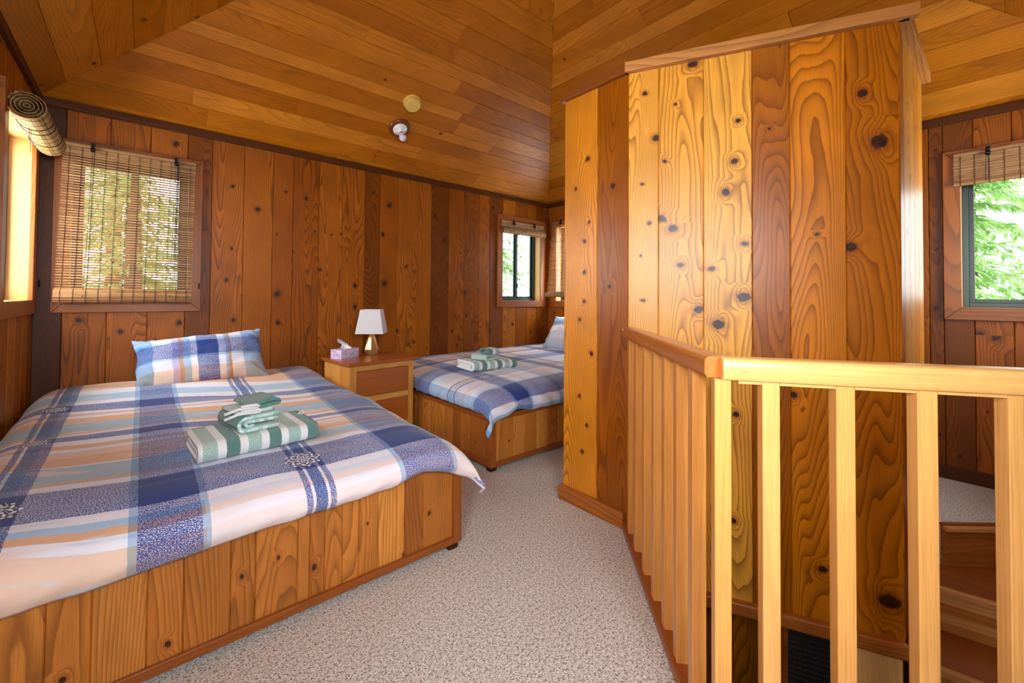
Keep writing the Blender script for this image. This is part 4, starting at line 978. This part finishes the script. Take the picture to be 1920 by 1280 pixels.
def ribbon(mb, path, th_, y0, y1, yaw, org, uvswap=False, ny=8, seed=0.0):
    """cloth of thickness th_ following path (x,z), extruded from y0 to y1, then turned by yaw about org"""
    n = len(path); nor = []
    for i in range(n):
        a = Vector(path[max(i - 1, 0)]); b = Vector(path[min(i + 1, n - 1)]); d = (b - a).normalized(); nor.append(Vector((-d[1], d[0])))
    loop = [Vector(p) + nr * th_ / 2 for p, nr in zip(path, nor)]
    e = Vector(path[-1]) + (Vector(path[-1]) - Vector(path[-2])).normalized() * th_ / 2; loop.append(e)
    loop += [Vector(p) - nr * th_ / 2 for p, nr in zip(path[::-1], nor[::-1])]
    e = Vector(path[0]) + (Vector(path[0]) - Vector(path[1])).normalized() * th_ / 2; loop.append(e)
    acc = [0]
    for a, b in zip(loop, loop[1:] + loop[:1]): acc.append(acc[-1] + (b - a).length)
    cy, sy = math.cos(yaw), math.sin(yaw); base = len(mb.V); k_ = len(loop); org = Vector(org)
    for j in range(ny + 1):
        y = lerp(y0, y1, j / ny)
        for i, p in enumerate(loop):
            s_ = 1 - .03 * (1 if j in (0, ny) else 0)
            x = p[0] + .003 * wr(y * 9 + seed, i * .3, 1); z = p[1] + .003 * wr(y * 8 + seed, i * .2, 3)
            X, Y = x, y
            mb.V.append((org.x + X * cy - Y * sy, org.y + X * sy + Y * cy, org.z + max(z, .002)))
    for j in range(ny):
        for i in range(k_):
            i2 = (i + 1) % k_; f = (base + j * k_ + i, base + j * k_ + i2, base + (j + 1) * k_ + i2, base + (j + 1) * k_ + i)
            ya, yb_ = lerp(y0, y1, j / ny) - y0, lerp(y0, y1, (j + 1) / ny) - y0
            uv = [(ya, acc[i]), (ya, acc[i + 1]), (yb_, acc[i + 1]), (yb_, acc[i])]
            if uvswap: uv = [(b_, a_) for a_, b_ in uv]
            mb.face(f, uv)
    for j, rev in ((0, False), (ny, True)):
        q = n
        for i in range(n - 1):   # caps, strip of quads between the two sides of the ribbon
            a1, a2 = i, i + 1; b1_, b2_ = 2 * n - i, 2 * n - i - 1
            f = [base + j * k_ + v_ for v_ in (a1, a2, b2_, b1_)]
            if not rev: f = f[::-1]
            mb.face(f, [(acc[a1], 0), (acc[a2], 0), (acc[a2], .01), (acc[a1], .01)] if uvswap else [((y1 - y0) * (j > 0), acc[a1] * .1)] * 4)
        for tri_ in ((n - 1, n, n + 1), (0, 2 * n, 2 * n + 1)): mb.face([base + j * k_ + v_ for v_ in tri_])
def arc(cx_, cz_, r_, a0, a1, n=8): return [(cx_ + r_ * math.cos(math.radians(lerp(a0, a1, i / n))), cz_ + r_ * math.sin(math.radians(lerp(a0, a1, i / n)))) for i in range(n + 1)]
def towel_stack(place, x, y, z, yaw, kind, grp):
    # folded bath towel: three layers, the rounded folds along its near long side; stripes run across it
    W_, Ln = .27, .43
    mb = MB(); t = .017
    path = [(W_ - .02, .034)] + [(lerp(W_ - .03, .035, i / 6), .034) for i in range(7)][1:] + arc(.033, .0215, .0125, 90, 270, 6) + [(lerp(.04, W_, i / 6), .009) for i in range(7)]
    path = [(W_ - .01, .0095)] + [(lerp(W_ - .02, .05, i / 5), .0095) for i in range(6)] + [(.045, .0095)]
    path = [(W_, .010)] + [(lerp(W_, .035, i / 8), .010) for i in range(1, 9)] + arc(.036, .036, .025, 270, 90, 8)[1:] + [(lerp(.035, W_ - .01, i / 8), .062) for i in range(1, 9)]
    og = Vector((x, y, z)) + Matrix.Rotation(yaw, 3, 'Z') @ Vector((Ln, 0, 0))
    ribbon(mb, path, .021, 0, Ln, yaw + PI / 2, og, ny=22, seed=x)
    path2 = [(.055, .036)] + [(lerp(.055, W_ - .012, i / 6), .036) for i in range(1, 7)]
    ribbon(mb, path2, .028, .004, Ln - .004, yaw + PI / 2, og, ny=22, seed=x)
    o = mb.build('bath_towel', BATH, smooth=True, weld=True); tag(o, 'white and green striped bath towel folded flat on the %s bed' % place, 'towel', grp)
    mb = MB(); c = Matrix.Rotation(yaw, 3, 'Z') @ Vector((Ln - .02, .0 + .19, .068)) + Vector((x, y, z))
    if kind: pts = [c + Vector((-.005, .0, 0)), c + Vector((.012, .012, .012)), c + Vector((.024, .006, .016)), c + Vector((.018, -.006, .008)), c + Vector((-.002, -.002, 0))]; mb.tube(pts, .0028, 6); mb.build('hanging_loop', WHT, o, smooth=True)
    # hand towel: rolled fold facing the camera
    R = Matrix.Rotation(yaw, 3, 'Z'); c = R @ Vector((.115, .03, .073)) + Vector((x, y, z))
    if kind:
        mb = MB(); sp = [(.072, .028), (.062, .022), (.05, .026), (.044, .036), (.052, .044), (.068, .044)] + [(lerp(.075, .165, i / 5), lerp(.043, .040, i / 5)) for i in range(6)]
        ribbon(mb, sp, .011, 0, .20, yaw + .12, c, ny=12, seed=2)
        sp2 = [(.17, .010)] + [(lerp(.165, .05, i / 6), .010) for i in range(1, 7)] + arc(.045, .034, .025, 270, 90, 10)[1:] + [(lerp(.05, .165, i / 6), .058) for i in range(1, 7)]
        ribbon(mb, sp2, .013, 0, .205, yaw + .12, c, ny=12, seed=3)
        o2 = mb.build('hand_towel', PALE, smooth=True, weld=True)
        mb = MB(); ribbon(mb, [(lerp(.02, .018, 0), .03)] + arc(.045, .034, .0325, 200, 90, 8) + [(.06, .0665)], .003, .0, .205, yaw + .12, c, ny=12, seed=3); mb.build('stripe', GRN, o2, smooth=True, weld=True)
        c2 = c + Vector((0, 0, .068)) + R @ Vector((.0, .02, 0)); mb = MB()
        sp3 = [(.165, .006), (.12, .006), (.07, .007)] + [(.03, .006), (.012, .004)]
        ribbon(mb, [(.150, .010)] + [(lerp(.15, .02, i / 6), .008) for i in range(1, 7)], .014, 0, .16, yaw + .12, c2, ny=10, seed=5)
        o3 = mb.build('washcloth', PALE, smooth=True, weld=True)
        mb = MB(); ribbon(mb, [(.085, .020)] + [(lerp(.09, .165, i / 4), lerp(.020, .026, i / 4)) for i in range(1, 5)] + arc(.170, .034, .010, -80, 90, 6) + [(lerp(.16, .06, i / 5), lerp(.046, .034, i / 5)) for i in range(6)], .011, 0, .15, yaw + .12, c2, ny=10, seed=7)
        mb.build('fold', GRN, o3, smooth=True, weld=True)
        for dx, dz in ((.085, .024), (.095, .004)):
            mb = MB(); e = Matrix.Rotation(yaw + .12, 3, 'Z'); mb.tube([c2 + e @ Vector((-.03 + .0, -.004, dz - .006)), c2 + e @ Vector((.02, -.006, dz + .006)), c2 + e @ Vector((dx, -.006, dz)), c2 + e @ Vector((dx + .012, -.004, dz + .006)), c2 + e @ Vector((dx, .0, dz + .011)), c2 + e @ Vector((.03, .0, dz + .013))], .0055, 8); mb.build('white_edge', WHT, o3, smooth=True)
    else:
        mb = MB(); sp2 = [(.19, .010)] + [(lerp(.185, .03, i / 6), .010) for i in range(1, 7)] + arc(.028, .027, .017, 270, 90, 10)[1:] + [(lerp(.035, .16, i / 6), .044) for i in range(1, 7)]
        ribbon(mb, sp2, .015, -.02, .13, yaw + .4, c, ny=12, seed=3)
        o2 = mb.build('hand_towel', PALE, smooth=True, weld=True)
        c2 = c + Vector((.03, .02, .052)); mb = MB()
        loop_ = arc(.045, .022, .019, 250, -60, 14)
        loop_ = [(.075, .005)] + [(lerp(.10, .04, i / 3), .008) for i in range(4)] + arc(.036, .027, .019, 270, 90, 8) + [(lerp(.04, .105, i / 4), .046) for i in range(5)] + arc(.108, .027, .019, 90, -70, 8)
        ribbon(mb, loop_, .010, 0, .11, yaw - PI / 2 + .1, c2 + Vector((-.02, .06, 0)), ny=10, seed=7)
        o3 = mb.build('washcloth', BATH, smooth=True, weld=True)
    tag(o2, 'pale green hand towel folded on top of the bath towel, %s bed' % place, 'towel', grp)
    tag(o3, 'small green and white washcloth crowning the towel stack on the %s bed' % place, 'washcloth', grp)
towel_stack('near', .170, 1.845, .522, math.radians(4), True, 'towels on the near bed')
towel_stack('far', 2.03, 2.66, .545, math.radians(-6), False, 'towels on the far bed')

# ------------------------------------------------------------------ nightstand
NR = math.radians(5.0); nx = Vector((math.cos(NR), math.sin(NR), 0)); ny_ = Vector((-math.sin(NR), math.cos(NR), 0)); nz = Vector((0, 0, 1)); nax = (nx, ny_, nz)
NO = Vector((1.152, 2.985, 0))       # front-left corner of the top
def NP(a, b, z): return NO + nx * a + ny_ * b + nz * z
ns = thing('nightstand', 'pine nightstand with a stained top and black-knobbed drawers, between the beds', 'nightstand', NP(.3, .24, 0))
TWD, TDP = .60, .47
m = MB(); m.box(NP(TWD / 2, TDP / 2, .6375), (TWD, TDP, .025), nax, 0, .5); m.build('top', NST, ns, bevel=.006, seg=3)
def nb(name, a0, a1, b0, b1_, z0, z1, mat, g_=2, t=None, bev=.002, par=None):
    mb = MB(); mb.box(NP((a0 + a1) / 2, (b0 + b1_) / 2, (z0 + z1) / 2), (a1 - a0, b1_ - b0, z1 - z0), nax, g_, t); return mb.build(name, mat, par or ns, bevel=bev)
bx0, bx1, by0, by1 = .022, TWD - .03, .022, TDP - .01
for a0, a1 in ((bx0, bx0 + .055), (bx1 - .045, bx1)): nb('stile', a0, a1, by0, by0 + .03, 0, .625, NSB, 2)
m = MB(); seam = [by0 + .03, by0 + .16, by0 + .30, by1]
for p_, q_ in zip(seam, seam[1:]): m.box(NP(bx0 + .012, (p_ + q_) / 2, .3225), (.02, q_ - p_ - .002, .605), nax, 2)
m.build('side_panel', NSB, ns); m = MB()
for p_, q_ in zip(seam, seam[1:]): m.box(NP(bx1 - .012, (p_ + q_) / 2, .3225), (.02, q_ - p_ - .002, .605), nax, 2)
m.build('side_panel', NSB, ns)
nb('back_panel', bx0 + .022, bx1 - .022, by1 - .012, by1, .02, .62, NSB)
x0, x1 = bx0 + .056, bx1 - .046
for z0, z1 in ((.583, .624), (.345, .388), (.115, .15), (.0, .03)): nb('cross_rail', x0, x1, by0 + .001, by0 + .028, z0, z1, NSB, 0)
for z0, z1 in ((.391, .580), (.153, .342)):
    d_ = nb('drawer', x0 + .003, x1 - .003, by0 + .004, by0 + .30, z0, z1, NST, 0, .6, .003)
    m = MB(); m.lathe([(.007, 0), (.006, .012), (.013, .018), (.0165, .024), (.015, .031), (.006, .035)], NP((x0 + x1) / 2 + .005, by0 + .004, (z0 + z1) / 2), -ny_, 20)
    m.build('knob', plain('black_knob', (16, 14, 16), .22), d_, smooth=True)
nb('kick_board', x0, x1, by0 + .02, by0 + .03, .03, .115, NSB, 0)

# ------------------------------------------------------------------ bedside lamp
lp = NP(.385, .37, .65)
lamp = thing('table_lamp', 'small lamp with a white square shade and faceted gold base on the nightstand', 'lamp', lp)
m = MB()
pr_ = [(.052, 0), (.056, .006), (.062, .045), (.022, .172), (.014, .178)]
nn_ = 7; b0 = 0
gold = plain('brushed_gold', (214, 170, 108), .32, Metallic=.75)
for i, (r_, h_) in enumerate(pr_):
    for k_ in range(nn_):
        t = 2 * PI * (k_ + (.5 if i == 2 else 0)) / nn_ + .2; m.V.append((lp.x + r_ * math.cos(t), lp.y + r_ * math.sin(t), lp.z + h_))
for i in range(len(pr_) - 1):
    for k_ in range(nn_):
        a = i * nn_ + k_; b_ = i * nn_ + (k_ + 1) % nn_; c = a + nn_; d_ = b_ + nn_
        if i == 1: m.face((a, b_, c)); m.face((b_, d_, c))
        elif i == 2: m.face((a, b_, d_)); m.face((a, d_, c))
        else: m.face((a, b_, d_, c))
m.face(list(range(nn_))[::-1]); m.face([nn_ * (len(pr_) - 1) + k_ for k_ in range(nn_)])
m.build('base', gold, lamp)
m = MB(); m.lathe([(.012, .176), (.012, .20), (.008, .205)], lp, (0, 0, 1), 16); m.tube([lp + nz * .2, lp + nz * .27], .004); m.build('socket', plain('lamp_socket', (190, 170, 130), .4, Metallic=.6), lamp)
shw = NT('lamp_shade_linen', .8); stc = shw.N('ShaderNodeTexCoord').outputs['Object']; shn = shw.noise(stc, 600, 1); shw.base(shw.mix(shn, lin((238, 238, 240)), lin((226, 226, 230))))
tl = shw.N('ShaderNodeBsdfTranslucent'); tl.inputs[0].default_value = lin((235, 235, 240)); mx = shw.N('ShaderNodeMixShader'); mx.inputs[0].default_value = .25
shw.t.links.new(shw.p.outputs[0], mx.inputs[1]); shw.t.links.new(tl.outputs[0], mx.inputs[2]); shw.t.links.new(mx.outputs[0], shw.out.inputs[0])
m = MB(); fn = math.radians(-125); rb_, rt_ = .112 * math.sqrt(2), .080 * math.sqrt(2); zs0, zs1 = .178, .375
for r_, h_ in ((rb_, zs0), (rt_, zs1)):
    for k_ in range(4):
        t = fn + PI / 4 + k_ * PI / 2; m.V.append((lp.x + r_ * math.cos(t), lp.y + r_ * math.sin(t), lp.z + h_))
for k_ in range(4): m.face((k_, (k_ + 1) % 4, 4 + (k_ + 1) % 4, 4 + k_))
m.build('lamp_shade', shw.m, lamp, solid=.003, offset=0)
m = MB()
m.lathe([(.004, .36), (.02, .362), (.02, .366), (.004, .368)], lp, (0, 0, 1), 12)
for k_ in range(4): t = fn + PI / 4 + k_ * PI / 2; m.tube([lp + nz * .364, lp + Vector((math.cos(t) * .112, math.sin(t) * .112, .366))], .0016, 6)
m.build('spider', plain('spider_wire', (180, 170, 150), .4, Metallic=.7), lamp)

# ------------------------------------------------------------------ tissue box
tb = thing('tissue_box', 'lilac patterned tissue box with a tissue pulled out, on the nightstand', 'tissue box', NP(.10, .34, .65))
w = NT('tissue_print', .45); tc = w.N('ShaderNodeTexCoord').outputs['Object']; sx = w.sep(tc)
n_ = w.noise(w.comb(w.math('MULTIPLY', sx[0], 10), w.math('MULTIPLY', sx[1], 10), w.math('MULTIPLY', sx[2], 34)), 1.0, 3.0, .6, 1.2)
w.base(w.ramp(n_, [(.3, lin((150, 96, 176))), (.42, lin((206, 176, 226))), (.5, lin((228, 214, 240))), (.6, lin((140, 148, 172))), (.72, lin((216, 196, 230)))]))
tax_a = math.radians(6.9 + 22); ta = Vector((math.cos(tax_a), math.sin(tax_a), 0)); tb_ = Vector((-math.sin(tax_a), math.cos(tax_a), 0)); tc0 = NP(.135, .335, .65)
m = MB(); m.box(tc0 + nz * .036, (.205, .105, .072), (ta, tb_, nz)); m.build('carton', w.m, tb, bevel=.0015)
tw = plain('tissue_paper', (244, 244, 248), .9)
m = MB()
def tis(a, b):
    x = lerp(.045, -.055, b) + .0; yy = lerp(-.028, .028, a) * (1 - .45 * b + .5 * math.sin(b * PI) * .5)
    z = .07 + .072 * b + .012 * math.sin(a * PI) ; x += -.03 * b * (1 - a) + .012 * math.sin(a * 9 + b * 3)
    yy += .01 * math.sin(b * 7 + a * 2)
    return tuple(tc0 + ta * x + tb_ * yy + nz * z)
m.grid(tis, 18, 18)
def tis2(a, b):
    x = lerp(.02, .065, b * .2) + lerp(-.01, .06, a); yy = .02 * math.sin(a * 5 + 1) + lerp(-.02, .02, b); z = .07 + .035 * math.sin(b * PI) * (1 - a * .75)
    return tuple(tc0 + ta * (x - .03) + tb_ * yy + nz * z)
m.grid(tis2, 14, 14)
m.build('tissue', tw, tb, smooth=True, solid=.0008, offset=0)

# ------------------------------------------------------------------ on the ceiling
cn = Vector((0, -MS, -1)).normalized()      # out of the back ceiling plane, into the room
def on_ceil(x, y): return Vector((x, y, HT + MS * (D - y)))
c = on_ceil(1.662, 3.035)
sdm = plain('aged_yellow_plastic', (222, 186, 92), .45)
sd_ = thing('smoke_detector', 'round yellowed smoke detector on the sloping ceiling above the bulb', 'smoke detector', c)
m = MB(); m.lathe([(.071, 0), (.071, .010), (.068, .014), (.060, .015)], c, cn, 40); m.build('base', sdm, sd_, bevel=.001)
m = MB(); m.lathe([(.064, .015), (.066, .03), (.064, .045), (.060, .05), (.001, .0505)], c, cn, 40); cv = m.build('cover', sdm, sd_, bevel=.001)
m = MB()
for a, b in ((.03, .012), (.008, -.026), (.016, -.04)):
    m = MB(); e1 = cn.cross(Vector((1, 0, 0))).normalized(); m.lathe([(.0035, 0), (.0035, .0012), (.001, .0014)], c + cn * .0505 + Vector((1, 0, 0)) * a - e1 * b * -1, cn, 8)
    m.build('vent_hole', plain('dark_hole', (60, 46, 20), .8), cv)
c = on_ceil(1.675, 3.268)
lt = thing('ceiling_light', 'bare frosted bulb in a white porcelain holder on a round wooden base', 'ceiling light', c)
m = MB(); m.lathe([(.092, 0), (.092, .010), (.086, .018), (.078, .020), (.001, .0205)], c, cn, 48); m.build('backplate', wood('stained_disc', (96, 44, 20), (120, 60, 26), (130, 66, 30), rough=.25, coat=.5), lt, smooth=False, bevel=.002)
m = MB(); m.lathe([(.060, .020), (.061, .028), (.055, .034), (.036, .042), (.027, .050), (.025, .066), (.019, .068), (.018, .060)], c, cn, 40); hl = m.build('holder', plain('porcelain', (236, 240, 240), .2), lt, smooth=True)
m = MB()
for a in (.6, 2.2, 3.9): m = MB(); e1 = cn.cross(Vector((1, 0, 0))).normalized(); m.lathe([(.0035, 0), (.003, .002)], c + cn * .036 + (Vector((1, 0, 0)) * math.cos(a) + e1 * math.sin(a)) * .046, cn, 8); m.build('screw', PUL, hl)
m = MB(); m.lathe([(.014, .062), (.014, .075), (.013, .08), (.017, .088), (.026, .103), (.030, .118), (.028, .134), (.020, .146), (.009, .152), (.001, .153)], c, cn, 32); m.build('bulb', plain('frosted_bulb', (226, 220, 238), .25), lt, smooth=True)
m = MB(); m.lathe([(.0145, .066), (.0145, .072)], c, cn, 24); m.build('collar', PUL, lt)

# ------------------------------------------------------------------ outside
w = NT('foliage', .7); oi = w.N('ShaderNodeObjectInfo').outputs['Random']; tc = w.N('ShaderNodeTexCoord').outputs['Object']; n_ = w.noise(tc, 5.0, 3.0)
lc = w.ramp(n_, [(.3, lin((110, 150, 80))), (.5, lin((164, 198, 120))), (.7, lin((208, 228, 166)))]); w.base(lc)
tl = w.N('ShaderNodeBsdfTranslucent'); w.put(tl.inputs[0], lc); mx = w.N('ShaderNodeMixShader'); mx.inputs[0].default_value = .45
w.t.links.new(w.p.outputs[0], mx.inputs[1]); w.t.links.new(tl.outputs[0], mx.inputs[2]); w.t.links.new(mx.outputs[0], w.out.inputs[0])
LEAF = w.m; BARK = plain('bark', (92, 70, 52), .9)
GRASS = NT('lawn', .95); gt = GRASS.N('ShaderNodeTexCoord').outputs['Object']; GRASS.base(GRASS.ramp(GRASS.noise(gt, 1.2, 4), [(.3, lin((60, 90, 40))), (.7, lin((120, 150, 80)))]))
m = MB(); m.grid(lambda a, b: ((a - .5) * 80, (b - .5) * 80, -2.6), 4, 4); g_ = m.build('ground', GRASS.m); struct(g_)
# outer walls of the lower storey so that no daylight enters under the floor
m = MB()
for p, q in (((XL - .1, Y0 - .1), (XR + .1, Y0 - .1)), ((XR + .1, Y0 - .1), (XR + .1, D + .1)), ((XR + .1, D + .1), (XL - .1, D + .1)), ((XL - .1, D + .1), (XL - .1, Y0 - .1))): m.beam((*p, -1.4), (*q, -1.4), .1, 2.4)
struct(m.build('wall_outer', DARKT))
def tree_mesh(seed, H=7.5, R=1.9):
    rnd = random.Random(seed); mb = MB()
    for lv in range(120):
        z = .6 + (H - .6) * (lv / 120) ; L = R * (1 - .85 * (z / H)) * rnd.uniform(.75, 1.1); a = rnd.uniform(0, 2 * PI)
        for s_ in range(26):
            t = (s_ + rnd.random()) / 26; r_ = L * t; zz = z - .38 * L * t * t + .02 * rnd.uniform(-1, 1) - .0
            for sd2 in (-1, 1):
                an = a + sd2 * rnd.uniform(.5, 1.1); ln = rnd.uniform(.10, .24) * (1.25 - .6 * t); wd_ = rnd.uniform(.012, .03)
                p = Vector((math.cos(a) * r_, math.sin(a) * r_, zz)); d_ = Vector((math.cos(an), math.sin(an), rnd.uniform(-.75, .1))).normalized(); sv = d_.cross(Vector((rnd.uniform(-.4, .4), rnd.uniform(-.4, .4), 1))).normalized()
                q = p + d_ * ln * .55; e = p + d_ * ln + Vector((0, 0, -.04))
                mb.quad([p, q + sv * wd_, e, q - sv * wd_], [(0, 0), (1, 0), (1, 1), (0, 1)], (9, 9, .5, .5))
    return mb
spots = [(8.6, .4, 1.0), (12.4, -3.6, 1.2), (12.6, 4.6, 1.2), (8.0, 9.4, 1.0), (13.0, 9.4, 1.3), (8.0, 14.4, 1.4), (-.1, 8.7, 1.2), (3.6, 11.6, 1.2), (-4.8, 11.0, 1.3), (-.6, 15.6, 1.7), (17.5, .6, 2.0), (17.5, 14.5, 2.0), (5.2, 18.0, 2.0), (18.5, -8.0, 2.0), (19.0, 8.0, 2.0)]
where = ['nearest tree in the right window', 'right of the nearest tree outside the right window', 'left of the nearest tree outside the right window', 'tree centred in the small far window', 'right-hand tree beyond the small far window', 'left-hand tree beyond the small far window', 'tree centred behind the lowered blind', 'right-hand tree behind the lowered blind', 'left-hand tree behind the lowered blind', 'tall far tree behind the lowered blind', 'tall farthest tree beyond the right window', 'tall farthest tree beyond the small far window', 'tall far tree right of the others behind the lowered blind', 'tall far tree at the right edge beyond the right window', 'tall far tree between the two right-hand windows']
tmesh = None
for i, (x, y, s_) in enumerate(spots):
    root = thing('conifer_tree', 'pale green feathery conifer outside, ' + where[i], 'tree', (x, y, -2.6), 'conifers outside the windows')
    if tmesh is None:
        fo_ = tree_mesh(3).build('foliage', LEAF); tmesh = fo_
        mb = MB(); mb.tube([(0, 0, 0), (0, 0, 3.5), (.05, 0, 7.4)], [.14, .09, .015], 10); tk_ = mb.build('trunk', BARK)
    else:
        fo_ = tmesh.copy(); COL.objects.link(fo_); tk2 = tk_.copy(); COL.objects.link(tk2)
    fo_.parent = root; (tk_ if i == 0 else tk2).parent = root
    root.scale = (s_, s_, s_); root.rotation_euler = (0, 0, i * 1.7)
